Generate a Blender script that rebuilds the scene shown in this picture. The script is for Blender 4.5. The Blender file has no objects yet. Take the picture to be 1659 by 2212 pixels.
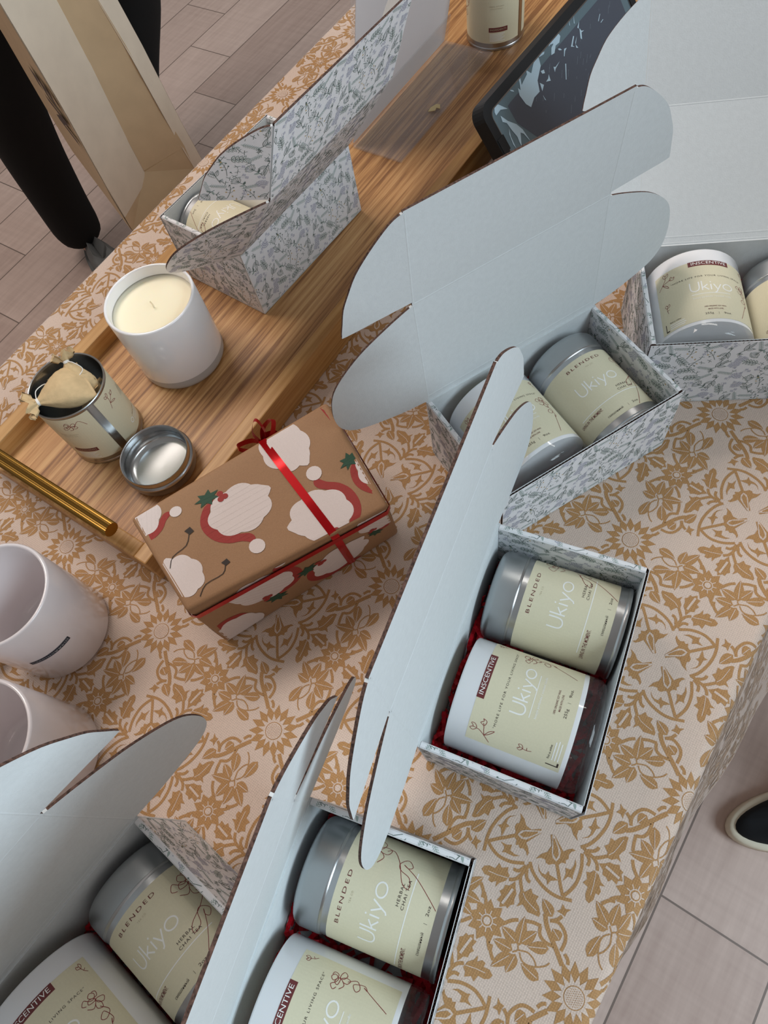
import bpy, bmesh, math, random
from math import sin, cos, pi, radians, sqrt, atan2, tan
from mathutils import Vector, Matrix, Euler
from mathutils.geometry import tessellate_polygon

S = bpy.context.scene
COL = S.collection
# ---------------------------------------------------------------- camera
F_PX, TILT, ROLL, CAM_H = 1491.444, 0.472982, -0.304111, 0.527146
fwd = Vector((0, sin(TILT), -cos(TILT)))
up0 = Vector((0, cos(TILT), sin(TILT)))
rt0 = Vector((1, 0, 0))
rgt = rt0 * cos(ROLL) + up0 * sin(ROLL)
upv = -rt0 * sin(ROLL) + up0 * cos(ROLL)
cd = bpy.data.cameras.new('camera')
cam = bpy.data.objects.new('camera', cd)
COL.objects.link(cam)
cam.matrix_world = Matrix(((rgt.x, upv.x, -fwd.x, 0), (rgt.y, upv.y, -fwd.y, 0), (rgt.z, upv.z, -fwd.z, CAM_H), (0, 0, 0, 1)))
cd.sensor_fit = 'HORIZONTAL'
cd.sensor_width = 36.0
cd.lens = F_PX / 1659 * 36.0
cd.clip_start = 0.01
S.camera = cam
# ---------------------------------------------------------------- light
S.view_settings.view_transform = 'Standard'
S.view_settings.look = 'None'
S.view_settings.exposure = 0.0
S.view_settings.gamma = 1.0
S.view_settings.use_curve_mapping = False
wd = bpy.data.worlds.new('world')
S.world = wd
wd.use_nodes = True
WN = wd.node_tree
bg = WN.nodes['Background']
tc = WN.nodes.new('ShaderNodeTexCoord')
sp = WN.nodes.new('ShaderNodeSeparateXYZ')
rp = WN.nodes.new('ShaderNodeValToRGB')
WN.links.new(tc.outputs['Generated'], sp.inputs[0])
mr_ = WN.nodes.new('ShaderNodeMapRange')
mr_.inputs['From Min'].default_value = -1
WN.links.new(sp.outputs['Z'], mr_.inputs['Value'])
WN.links.new(mr_.outputs[0], rp.inputs[0])
rp.color_ramp.elements[0].color = (.30, .22, .18, 1)
rp.color_ramp.elements[1].color = (.95, .90, .86, 1)
e_ = rp.color_ramp.elements.new(.5)
e_.color = (.54, .45, .40, 1)
WN.links.new(rp.outputs[0], bg.inputs['Color'])
bg.inputs['Strength'].default_value = 0.27


def area(name, loc, target, sx, sy, power, col):
    l = bpy.data.lights.new(name, 'AREA')
    l.shape = 'RECTANGLE'
    l.size, l.size_y = sx, sy
    l.energy = power
    l.color = col
    o = bpy.data.objects.new(name, l)
    COL.objects.link(o)
    o.location = loc
    o.rotation_euler = (Vector(target) - Vector(loc)).to_track_quat('-Z', 'Y').to_euler()
    return o


az, el, dist = radians(-38), radians(32), 3.2
area('window_light', (dist * cos(el) * cos(az), dist * cos(el) * sin(az) + .3, dist * sin(el)), (.1, .3, 0), 2.0, 1.4, 96, (.74, .90, 1.0))
area('ceiling_light', (-.7, 1.4, 2.1), (0, .4, 0), 1.3, .5, 30, (1.0, .88, .80))
area('ceiling_lamp_strip', (.9, 1.6, 2.1), (.3, .4, 0), 1.2, .12, 6, (1.0, .95, .88))

# ---------------------------------------------------------------- table frame
TA = radians(41.4)
EU = Vector((cos(TA), sin(TA), 0))
EN = Vector((-sin(TA), cos(TA), 0))
FLOOR_Z = -0.75


def W(u, n, z=0.0):
    return EU * u + EN * n + Vector((0, 0, z))


# ---------------------------------------------------------------- materials
def lin(c):
    c = c / 255.0
    return c / 12.92 if c <= .04045 else ((c + .055) / 1.055) ** 2.4


def rgb(r, g, b):
    return (lin(r), lin(g), lin(b), 1)


MATS = {}


def mat(name, col, rough=.6, metal=0, spec=.5, coat=0, bump=0, bscale=300, var=0, vscale=40, trans=0, ior=1.45, sss=0, sheen=0, aniso=0, alpha=1):
    m = bpy.data.materials.new(name)
    m.use_nodes = True
    nt = m.node_tree
    b = nt.nodes['Principled BSDF']
    b.inputs['Base Color'].default_value = col
    b.inputs['Roughness'].default_value = rough
    b.inputs['Metallic'].default_value = metal
    b.inputs['Specular IOR Level'].default_value = spec
    b.inputs['Coat Weight'].default_value = coat
    b.inputs['Coat Roughness'].default_value = .05
    b.inputs['Transmission Weight'].default_value = trans
    b.inputs['IOR'].default_value = ior
    b.inputs['Alpha'].default_value = alpha
    if sss:
        b.inputs['Subsurface Weight'].default_value = sss
        b.inputs['Subsurface Radius'].default_value = (.02, .015, .01)
        b.inputs['Subsurface Scale'].default_value = .5
    if sheen:
        b.inputs['Sheen Weight'].default_value = sheen
    if aniso:
        b.inputs['Anisotropic'].default_value = aniso
    t = nt.nodes.new('ShaderNodeTexCoord')
    if var:
        n = nt.nodes.new('ShaderNodeTexNoise')
        n.inputs['Scale'].default_value = vscale
        n.inputs['Detail'].default_value = 4
        nt.links.new(t.outputs['Object'], n.inputs['Vector'])
        r = nt.nodes.new('ShaderNodeValToRGB')
        r.color_ramp.elements[0].position = .3
        r.color_ramp.elements[1].position = .7
        r.color_ramp.elements[0].color = tuple(max(0, x * (1 - var)) for x in col[:3]) + (1,)
        r.color_ramp.elements[1].color = tuple(min(1, x * (1 + var)) for x in col[:3]) + (1,)
        nt.links.new(n.outputs['Fac'], r.inputs[0])
        nt.links.new(r.outputs[0], b.inputs['Base Color'])
    if bump:
        n = nt.nodes.new('ShaderNodeTexNoise')
        n.inputs['Scale'].default_value = bscale
        n.inputs['Detail'].default_value = 3
        nt.links.new(t.outputs['Object'], n.inputs['Vector'])
        bp = nt.nodes.new('ShaderNodeBump')
        bp.inputs['Strength'].default_value = bump
        bp.inputs['Distance'].default_value = .0006
        nt.links.new(n.outputs['Fac'], bp.inputs['Height'])
        nt.links.new(bp.outputs[0], b.inputs['Normal'])
    MATS[name] = m
    return m


def nodes_of(m):
    nt = m.node_tree
    return nt, nt.nodes['Principled BSDF']


M_PAPER = mat('white_carton_liner', rgb(214, 219, 221), .75, bump=.25, bscale=900, var=.025, vscale=260)
M_PRINT = mat('printed_carton_white', rgb(234, 235, 238), .55, bump=.1, bscale=500)
M_SPD = mat('print_dark_green_grey', rgb(96, 114, 110), .6)
M_SPM = mat('print_mid_sage', rgb(160, 176, 172), .6)
M_SPF = mat('print_pale_leaf', rgb(212, 219, 217), .6)
M_SPL = mat('print_lavender_grey', rgb(184, 186, 200), .6)
M_SPO = mat('print_ochre', rgb(200, 172, 110), .6)
M_EDGE = mat('raw_corrugated_edge', rgb(84, 62, 54), .9, var=.75, vscale=700)
M_KRAFT = mat('kraft_flute', rgb(70, 48, 38), .9)
M_RED = mat('red_crinkle_paper', rgb(196, 18, 36), .55, spec=.4, var=.25, vscale=90)
M_TIN = mat('brushed_tin', (.50, .51, .52, 1), .30, metal=1, bump=.03, bscale=1500)
M_TINL = mat('matt_tin_lid', (.46, .48, .49, 1), .36, metal=1)
M_TINI = mat('tin_inside', (.55, .57, .58, 1), .22, metal=1)
M_LAB = mat('cream_paper_label', rgb(226, 219, 190), .45, var=.02, vscale=900)
M_MAR = mat('maroon_ink', rgb(112, 50, 50), .5)
M_LINE = mat('red_line_ink', rgb(138, 48, 50), .5)
M_INK = mat('dark_ink', rgb(60, 44, 40), .5)
M_WHT = mat('white_ink', rgb(250, 250, 246), .5)
M_FAINT = mat('faint_tan_ink', rgb(190, 178, 150), .5)
M_JAR = mat('white_painted_glass', rgb(246, 246, 248), .12, spec=.6, coat=.6, sss=.1)
M_WAX = mat('soy_wax', rgb(253, 242, 212), .45, sss=.35)
M_WICK = mat('cotton_wick', rgb(240, 228, 200), .9)
M_GLASS = mat('clear_glass', (1, 1, 1, 1), .02, trans=1, ior=1.48)
M_ACR = mat('clear_acrylic', (.95, .96, .97, 1), .03, trans=1, ior=1.3)


def clear_mat(name, tint, white=.06, gl=.12):
    m = bpy.data.materials.new(name)
    m.use_nodes = True
    nt = m.node_tree
    nt.nodes.remove(nt.nodes['Principled BSDF'])
    out = nt.nodes['Material Output']
    t = nt.nodes.new('ShaderNodeBsdfTransparent')
    t.inputs[0].default_value = tint
    g = nt.nodes.new('ShaderNodeBsdfGlossy')
    g.inputs['Roughness'].default_value = .04
    d = nt.nodes.new('ShaderNodeBsdfDiffuse')
    d.inputs[0].default_value = (.8, .8, .8, 1)
    lw = nt.nodes.new('ShaderNodeLayerWeight')
    lw.inputs[0].default_value = .5
    a = nt.nodes.new('ShaderNodeMixShader')
    a.inputs[0].default_value = white
    b = nt.nodes.new('ShaderNodeMixShader')
    nt.links.new(t.outputs[0], a.inputs[1])
    nt.links.new(d.outputs[0], a.inputs[2])
    pw = nt.nodes.new('ShaderNodeMath')
    pw.operation = 'POWER'
    pw.inputs[1].default_value = 3.5
    nt.links.new(lw.outputs['Facing'], pw.inputs[0])
    ml = nt.nodes.new('ShaderNodeMath')
    ml.operation = 'MULTIPLY_ADD'
    ml.inputs[1].default_value = .45
    ml.inputs[2].default_value = .03
    nt.links.new(pw.outputs[0], ml.inputs[0])
    nt.links.new(ml.outputs[0], b.inputs[0])
    nt.links.new(a.outputs[0], b.inputs[1])
    nt.links.new(g.outputs[0], b.inputs[2])
    nt.links.new(b.outputs[0], out.inputs['Surface'])
    return m


M_GLASS = clear_mat('clear_jar_glass', (.99, .99, .99, 1), .03, .10)
M_GLASSW = clear_mat('milky_jar_glass', (.97, .98, .98, 1), .55, .2)
M_ACR = clear_mat('clear_acrylic_sheet', (.99, .99, .99, 1), .08, .10)
M_MUG = mat('white_ceramic', rgb(226, 220, 222), .15, spec=.6, coat=.5)
M_NAVY = mat('navy_label', rgb(36, 46, 62), .4)
M_NAVT = mat('navy_label_text', rgb(150, 156, 160), .4)
M_BRASS = mat('brushed_brass', rgb(150, 116, 56), .34, metal=1)
M_KGIFT = mat('kraft_wrapping_paper', rgb(162, 124, 90), .65, bump=.3, bscale=400, var=.07, vscale=1200)
M_GW = mat('wrap_print_white', rgb(226, 214, 210), .65, var=.04, vscale=1500)
M_GR = mat('wrap_print_red', rgb(158, 50, 44), .65, var=.1, vscale=1500)
M_GG = mat('wrap_print_green', rgb(40, 78, 58), .65)
M_GB = mat('wrap_print_black', rgb(50, 40, 34), .65)
M_RIB = mat('red_metallic_ribbon', rgb(190, 14, 24), .25, metal=.55)
M_TEAB = mat('tea_filter_paper', rgb(206, 180, 138), .85, bump=.5, bscale=500, var=.08, vscale=160)
M_STR = mat('white_string', rgb(240, 238, 234), .8)
M_BLK = mat('black_rubber_case', rgb(24, 25, 27), .45)
M_SCR = mat('screen_painted_reflection', rgb(82, 88, 100), .06, spec=.6, coat=.3)  # dark screen glass, its colour raised to paint in the ceiling's reflection
M_BEZ = mat('screen_border_grey', rgb(104, 122, 130), .1)  # grey border glass, raised with the same painted ceiling reflection
M_FILM_GLINT = mat('painted_film_reflection', rgb(188, 212, 226), .25)  # pale blue stands for reflections on the peeling film, painted as colour
M_CHR = mat('grey_metal_trim', (.4, .38, .37, 1), .25, metal=1)
M_DRY = mat('pale_torn_paper', rgb(206, 186, 140), .8)
M_TROU = mat('black_trousers', rgb(13, 13, 14), .95, bump=.2)
M_SHIRT = mat('grey_jumper', rgb(90, 92, 98), .9)
M_SKIN = mat('skin', rgb(206, 160, 134), .5, sss=.1)
M_HAIR = mat('dark_hair', rgb(40, 28, 22), .7)
M_EYE = mat('eye_white', rgb(235, 235, 235), .3)
M_SOLE = mat('off_white_rubber_sole', rgb(222, 214, 194), .5)
M_CANV = mat('black_canvas_upper', rgb(20, 22, 26), .9)
M_GSHOE = mat('grey_shoe', rgb(110, 112, 112), .8)
M_BAG = mat('beige_kraft_bag', rgb(222, 209, 190), .6, bump=.3, bscale=60, var=.04, vscale=30)
M_BAG_SHADE = mat('kraft_bag_painted_shade', rgb(204, 179, 144), .65, bump=.2, bscale=60, var=.05, vscale=30)  # darker copy of the bag paper, painting in the shade of the gusset
M_TABLE = mat('table_plastic', rgb(200, 198, 194), .5)
M_LEGM = mat('table_leg_metal', rgb(110, 110, 114), .4, metal=.8)
M_SHEET = mat('white_paper_sheet', rgb(226, 224, 226), .6)
_n, _b = nodes_of(M_SHEET)
_t = _n.nodes.new('ShaderNodeBsdfTranslucent')
_t.inputs[0].default_value = rgb(236, 232, 232)
_x = _n.nodes.new('ShaderNodeMixShader')
_x.inputs[0].default_value = .45
_n.links.new(_b.outputs[0], _x.inputs[1])
_n.links.new(_t.outputs[0], _x.inputs[2])
_n.links.new(_x.outputs[0], _n.nodes['Material Output'].inputs['Surface'])


def wood(name, c1, c2, c3, along, scale=1.0, rough=.45):
    m = bpy.data.materials.new(name)
    m.use_nodes = True
    nt, b = nodes_of(m)
    t = nt.nodes.new('ShaderNodeTexCoord')
    mp = nt.nodes.new('ShaderNodeMapping')
    s = [150 * scale] * 3
    s[along] = 4 * scale
    mp.inputs['Scale'].default_value = s
    nt.links.new(t.outputs['Object'], mp.inputs[0])
    n = nt.nodes.new('ShaderNodeTexNoise')
    n.inputs['Scale'].default_value = 1.6
    n.inputs['Detail'].default_value = 6
    n.inputs['Roughness'].default_value = .65
    n.inputs['Distortion'].default_value = .3
    nt.links.new(mp.outputs[0], n.inputs['Vector'])
    mp2 = nt.nodes.new('ShaderNodeMapping')
    s2 = [14 * scale] * 3
    s2[along] = 2.0 * scale
    mp2.inputs['Scale'].default_value = s2
    nt.links.new(t.outputs['Object'], mp2.inputs[0])
    n2 = nt.nodes.new('ShaderNodeTexNoise')
    n2.inputs['Scale'].default_value = 1.3
    n2.inputs['Detail'].default_value = 3
    nt.links.new(mp2.outputs[0], n2.inputs['Vector'])
    mx = nt.nodes.new('ShaderNodeMath')
    mx.operation = 'MULTIPLY_ADD'
    nt.links.new(n2.outputs['Fac'], mx.inputs[0])
    mx.inputs[1].default_value = .45
    ad = nt.nodes.new('ShaderNodeMath')
    ad.operation = 'MULTIPLY'
    nt.links.new(n.outputs['Fac'], ad.inputs[0])
    ad.inputs[1].default_value = .88
    nt.links.new(ad.outputs[0], mx.inputs[2])
    r = nt.nodes.new('ShaderNodeValToRGB')
    r.color_ramp.elements[0].position = .55
    r.color_ramp.elements[0].color = c1
    r.color_ramp.elements[1].position = .80
    r.color_ramp.elements[1].color = c3
    q = r.color_ramp.elements.new(.66)
    q.color = c2
    nt.links.new(mx.outputs[0], r.inputs[0])
    nt.links.new(r.outputs[0], b.inputs['Base Color'])
    b.inputs['Roughness'].default_value = rough
    bp = nt.nodes.new('ShaderNodeBump')
    bp.inputs['Strength'].default_value = .15
    bp.inputs['Distance'].default_value = .0004
    nt.links.new(n.outputs['Fac'], bp.inputs['Height'])
    nt.links.new(bp.outputs[0], b.inputs['Normal'])
    return m


M_WOOD = wood('acacia_board', rgb(134, 90, 52), rgb(182, 134, 84), rgb(208, 164, 112), 0)
M_WRAIL = wood('pine_rail', rgb(166, 118, 62), rgb(186, 140, 82), rgb(204, 160, 104), 0, .5)


def fabric(name, col, scale=2600, amt=.12, rough=.85):
    m = bpy.data.materials.new(name)
    m.use_nodes = True
    nt, b = nodes_of(m)
    t = nt.nodes.new('ShaderNodeTexCoord')
    w1 = nt.nodes.new('ShaderNodeTexWave')
    w1.inputs['Scale'].default_value = scale / 6.28 / 2
    w1.bands_direction = 'X'
    w2 = nt.nodes.new('ShaderNodeTexWave')
    w2.inputs['Scale'].default_value = scale / 6.28 / 2
    w2.bands_direction = 'Y'
    n = nt.nodes.new('ShaderNodeTexNoise')
    n.inputs['Scale'].default_value = 700
    for x in (w1, w2, n):
        nt.links.new(t.outputs['Object'], x.inputs['Vector'])
    a = nt.nodes.new('ShaderNodeMath')
    a.operation = 'MULTIPLY'
    nt.links.new(w1.outputs['Fac'], a.inputs[0])
    nt.links.new(w2.outputs['Fac'], a.inputs[1])
    a2 = nt.nodes.new('ShaderNodeMath')
    nt.links.new(a.outputs[0], a2.inputs[0])
    nt.links.new(n.outputs['Fac'], a2.inputs[1])
    r = nt.nodes.new('ShaderNodeValToRGB')
    r.color_ramp.elements[0].position = .3
    r.color_ramp.elements[1].position = 1.3
    r.color_ramp.elements[1].position = 1.0
    r.color_ramp.elements[0].color = tuple(x * (1 - amt) for x in col[:3]) + (1,)
    r.color_ramp.elements[1].color = tuple(min(1, x * (1 + amt)) for x in col[:3]) + (1,)
    nt.links.new(a2.outputs[0], r.inputs[0])
    nt.links.new(r.outputs[0], b.inputs['Base Color'])
    b.inputs['Roughness'].default_value = rough
    b.inputs['Sheen Weight'].default_value = 1.0
    b.inputs['Sheen Roughness'].default_value = .3
    bp = nt.nodes.new('ShaderNodeBump')
    bp.inputs['Strength'].default_value = .3
    bp.inputs['Distance'].default_value = .0005
    nt.links.new(a2.outputs[0], bp.inputs['Height'])
    nt.links.new(bp.outputs[0], b.inputs['Normal'])
    return m


M_CLOTH = fabric('beige_damask', rgb(212, 192, 178))
M_GOLD = fabric('gold_damask_weave', rgb(176, 134, 86), amt=.14, rough=.7)


def floor_mat():
    m = bpy.data.materials.new('wood_look_tiles')
    m.use_nodes = True
    nt, b = nodes_of(m)
    L = nt.links
    t = nt.nodes.new('ShaderNodeTexCoord')
    sx = nt.nodes.new('ShaderNodeSeparateXYZ')
    L.new(t.outputs['Object'], sx.inputs[0])

    def M(op, a, b_=None):
        q = nt.nodes.new('ShaderNodeMath')
        q.operation = op
        for i, v in enumerate((a, b_)):
            if v is None:
                continue
            if isinstance(v, (int, float)):
                q.inputs[i].default_value = v
            else:
                L.new(v, q.inputs[i])
        return q.outputs[0]
    wd_, ln = .1726, .9486
    v = M('DIVIDE', M('ADD', sx.outputs['Y'], .253 + wd_ * 20), wd_)
    row = M('FLOOR', v)
    fv = M('SUBTRACT', v, row)
    off = M('ADD', M('MULTIPLY', M('SUBTRACT', row, 31), .186), 1.371)
    uu = M('DIVIDE', M('ADD', M('SUBTRACT', sx.outputs['X'], off), ln * 40), ln)
    cl = M('FLOOR', uu)
    fu = M('SUBTRACT', uu, cl)
    du = M('MULTIPLY', M('MINIMUM', fu, M('SUBTRACT', 1.0, fu)), ln)
    dv = M('MULTIPLY', M('MINIMUM', fv, M('SUBTRACT', 1.0, fv)), wd_)
    d = M('MINIMUM', du, dv)
    groove = M('LESS_THAN', d, .0016)
    cmb = nt.nodes.new('ShaderNodeCombineXYZ')
    L.new(row, cmb.inputs[0])
    L.new(cl, cmb.inputs[1])
    wn = nt.nodes.new('ShaderNodeTexWhiteNoise')
    L.new(cmb.outputs[0], wn.inputs['Vector'])
    mp = nt.nodes.new('ShaderNodeMapping')
    mp.inputs['Scale'].default_value = (3, 30, 1)
    L.new(t.outputs['Object'], mp.inputs[0])
    n = nt.nodes.new('ShaderNodeTexNoise')
    n.inputs['Scale'].default_value = 2.5
    n.inputs['Detail'].default_value = 6
    L.new(mp.outputs[0], n.inputs['Vector'])
    mp3 = nt.nodes.new('ShaderNodeMapping')
    mp3.inputs['Scale'].default_value = (60, 3, 1)
    L.new(t.outputs['Object'], mp3.inputs[0])
    n3 = nt.nodes.new('ShaderNodeTexNoise')
    n3.inputs['Scale'].default_value = 1.5
    n3.inputs['Detail'].default_value = 4
    L.new(mp3.outputs[0], n3.inputs['Vector'])
    f = M('ADD', M('ADD', M('MULTIPLY', wn.outputs['Value'], .35), M('MULTIPLY', n.outputs['Fac'], .5)), M('MULTIPLY', n3.outputs['Fac'], .25))
    r = nt.nodes.new('ShaderNodeValToRGB')
    r.color_ramp.elements[0].position = .25
    r.color_ramp.elements[1].position = .85
    r.color_ramp.elements[0].color = rgb(178, 154, 144)
    r.color_ramp.elements[1].color = rgb(224, 202, 191)
    L.new(f, r.inputs[0])
    mx = nt.nodes.new('ShaderNodeMix')
    mx.data_type = 'RGBA'
    L.new(groove, mx.inputs['Factor'])
    L.new(r.outputs[0], mx.inputs['A'])
    mx.inputs['B'].default_value = rgb(122, 106, 98)
    L.new(mx.outputs['Result'], b.inputs['Base Color'])
    b.inputs['Roughness'].default_value = .45
    return m


M_FLOOR = floor_mat()


# ---------------------------------------------------------------- mesh helpers
class MB:
    def __init__(s):
        s.v, s.f, s.m, s.s = [], [], [], []
        s.mats = []

    def mi(s, m):
        if m not in s.mats:
            s.mats.append(m)
        return s.mats.index(m)

    def face(s, pts, m, smooth=False):
        i = len(s.v)
        s.v += [tuple(p) for p in pts]
        s.f.append(tuple(range(i, i + len(pts))))
        s.m.append(s.mi(m))
        s.s.append(smooth)

    def grid(s, rows, m, smooth=True, closed=False):
        """rows: list of lists of points (shared vertices)"""
        i0 = len(s.v)
        nr, nc = len(rows), len(rows[0])
        for r in rows:
            s.v += [tuple(p) for p in r]
        k = s.mi(m)
        for a in range(nr - 1):
            for b in range(nc if closed else nc - 1):
                b2 = (b + 1) % nc
                s.f.append((i0 + a * nc + b, i0 + a * nc + b2, i0 + (a + 1) * nc + b2, i0 + (a + 1) * nc + b))
                s.m.append(k)
                s.s.append(smooth)

    def box(s, lo, hi, m, T=None):
        x0, y0, z0 = lo
        x1, y1, z1 = hi
        P = [Vector(p) for p in ((x0, y0, z0), (x1, y0, z0), (x1, y1, z0), (x0, y1, z0), (x0, y0, z1), (x1, y0, z1), (x1, y1, z1), (x0, y1, z1))]
        if T:
            P = [T @ p for p in P]
        i = len(s.v)
        s.v += [tuple(p) for p in P]
        k = s.mi(m)
        for f in ((0, 3, 2, 1), (4, 5, 6, 7), (0, 1, 5, 4), (1, 2, 6, 5), (2, 3, 7, 6), (3, 0, 4, 7)):
            s.f.append(tuple(i + j for j in f))
            s.m.append(k)
            s.s.append(False)

    def lathe(s, prof, m, seg=64, z0=0, cap=False):
        """prof: list of (r,z[,mat])"""
        groups = []
        for j in range(len(prof) - 1):
            mm = prof[j][2] if len(prof[j]) > 2 else m
            a, b = prof[j], prof[j + 1]
            rows = [[(p[0] * cos(2 * pi * k / seg), p[0] * sin(2 * pi * k / seg), p[1] + z0) for k in range(seg)] for p in (a, b)]
            s.grid(rows, mm, True, True)

    def prism(s, outline, z0, z1, mtop, mbot, medge, T=None):
        T = T or Matrix()
        a = [T @ Vector((p[0], p[1], z1)) for p in outline]
        b = [T @ Vector((p[0], p[1], z0)) for p in outline]
        tris = tessellate_polygon([[Vector((p[0], p[1], 0)) for p in outline]])
        area_ = sum(outline[i][0] * outline[(i + 1) % len(outline)][1] - outline[(i + 1) % len(outline)][0] * outline[i][1] for i in range(len(outline)))
        for t in tris:
            p = [outline[k] for k in t]
            ar = (p[1][0] - p[0][0]) * (p[2][1] - p[0][1]) - (p[2][0] - p[0][0]) * (p[1][1] - p[0][1])
            tt = t if ar > 0 else t[::-1]
            s.face([a[k] for k in tt], mtop)
            s.face([b[k] for k in tt[::-1]], mbot)
        n = len(outline)
        for i in range(n):
            j = (i + 1) % n
            q = [b[i], b[j], a[j], a[i]]
            s.face(q if area_ > 0 else q[::-1], medge(outline[i], outline[j]) if callable(medge) else medge)

    def tube(s, pts, r, m, seg=8, caps=True):
        pts = [Vector(p) for p in pts]
        rs = r if isinstance(r, (list, tuple)) else [r] * len(pts)
        rows = []
        up = Vector((0, 0, 1))
        prev = None
        for i, p in enumerate(pts):
            d = (pts[min(i + 1, len(pts) - 1)] - pts[max(i - 1, 0)]).normalized()
            if prev is None:
                x = d.cross(up)
                if x.length < .05:
                    x = d.cross(Vector((1, 0, 0)))
                x.normalize()
            else:
                x = (prev - d * prev.dot(d)).normalized()
            prev = x
            y = d.cross(x)
            rows.append([p + (x * cos(2 * pi * k / seg) + y * sin(2 * pi * k / seg)) * rs[i] for k in range(seg)])
        s.grid(rows, m, True, True)
        if caps:
            s.face(rows[0], m)
            s.face(rows[-1][::-1], m)

    def build(s, name, parent=None, loc=None, rot=None, weld=True):
        me = bpy.data.meshes.new(name)
        me.from_pydata(s.v, [], s.f)
        for m in s.mats:
            me.materials.append(m)
        me.polygons.foreach_set('material_index', s.m)
        me.polygons.foreach_set('use_smooth', s.s)
        if weld:
            bm = bmesh.new()
            bm.from_mesh(me)
            bmesh.ops.remove_doubles(bm, verts=bm.verts, dist=1e-6)
            bm.to_mesh(me)
            bm.free()
        me.update()
        o = bpy.data.objects.new(name, me)
        COL.objects.link(o)
        if parent:
            o.parent = parent
        if loc is not None:
            o.location = loc
        if rot is not None:
            o.rotation_euler = rot
        return o


def sharp(o, ang=35):
    me = o.data
    bm = bmesh.new()
    bm.from_mesh(me)
    for e in bm.edges:
        if len(e.link_faces) == 2 and e.calc_face_angle(0) > radians(ang):
            e.smooth = False
    bm.to_mesh(me)
    bm.free()


def tag(o, label, cat, group=None, kind=None):
    if label:
        o['label'] = label
    if cat:
        o['category'] = cat
    if group:
        o['group'] = group
    if kind:
        o['kind'] = kind
    return o


def empty(name, loc, rz=0, label=None, cat=None, group=None, rot=None):
    o = bpy.data.objects.new(name, None)
    COL.objects.link(o)
    o.empty_display_size = .02
    o.location = loc
    o.rotation_euler = rot if rot is not None else (0, 0, rz)
    return tag(o, label, cat, group)


def copy_tree(o, parent=None):
    c = o.copy()
    COL.objects.link(c)
    c.parent = parent
    for ch in list(o.children):
        copy_tree(ch, c)
    return c


def catmull(pts, n=4):
    if len(pts) < 3:
        return list(pts)
    out = []
    P = [pts[0]] + list(pts) + [pts[-1]]
    for i in range(1, len(P) - 2):
        p0, p1, p2, p3 = P[i - 1], P[i], P[i + 1], P[i + 2]
        for k in range(n):
            t = k / n
            out.append(tuple(.5 * ((2 * p1[c]) + (-p0[c] + p2[c]) * t + (2 * p0[c] - 5 * p1[c] + 4 * p2[c] - p3[c]) * t * t + (-p0[c] + 3 * p1[c] - 3 * p2[c] + p3[c]) * t ** 3) for c in range(len(p1))))
    out.append(tuple(pts[-1]))
    return out


_txt = {}


def text_tris(s, bold=0, spacing=1.0):
    key = (s, bold, spacing)
    if key in _txt:
        return _txt[key]
    cu = bpy.data.curves.new('tmp', 'FONT')
    cu.body = s
    cu.size = 1
    cu.offset = bold
    cu.space_character = spacing
    cu.resolution_u = 3
    cu.align_x = 'CENTER'
    cu.align_y = 'CENTER'
    ob = bpy.data.objects.new('tmp', cu)
    COL.objects.link(ob)
    dg = bpy.context.evaluated_depsgraph_get()
    dg.update()
    me = ob.evaluated_get(dg).to_mesh()
    vs = [(v.co.x, v.co.y) for v in me.vertices]
    me.calc_loop_triangles()
    T = [[vs[i] for i in t.vertices] for t in me.loop_triangles]
    ob.evaluated_get(dg).to_mesh_clear()
    bpy.data.objects.remove(ob)
    bpy.data.curves.remove(cu)
    _txt[key] = T
    return T


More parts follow.
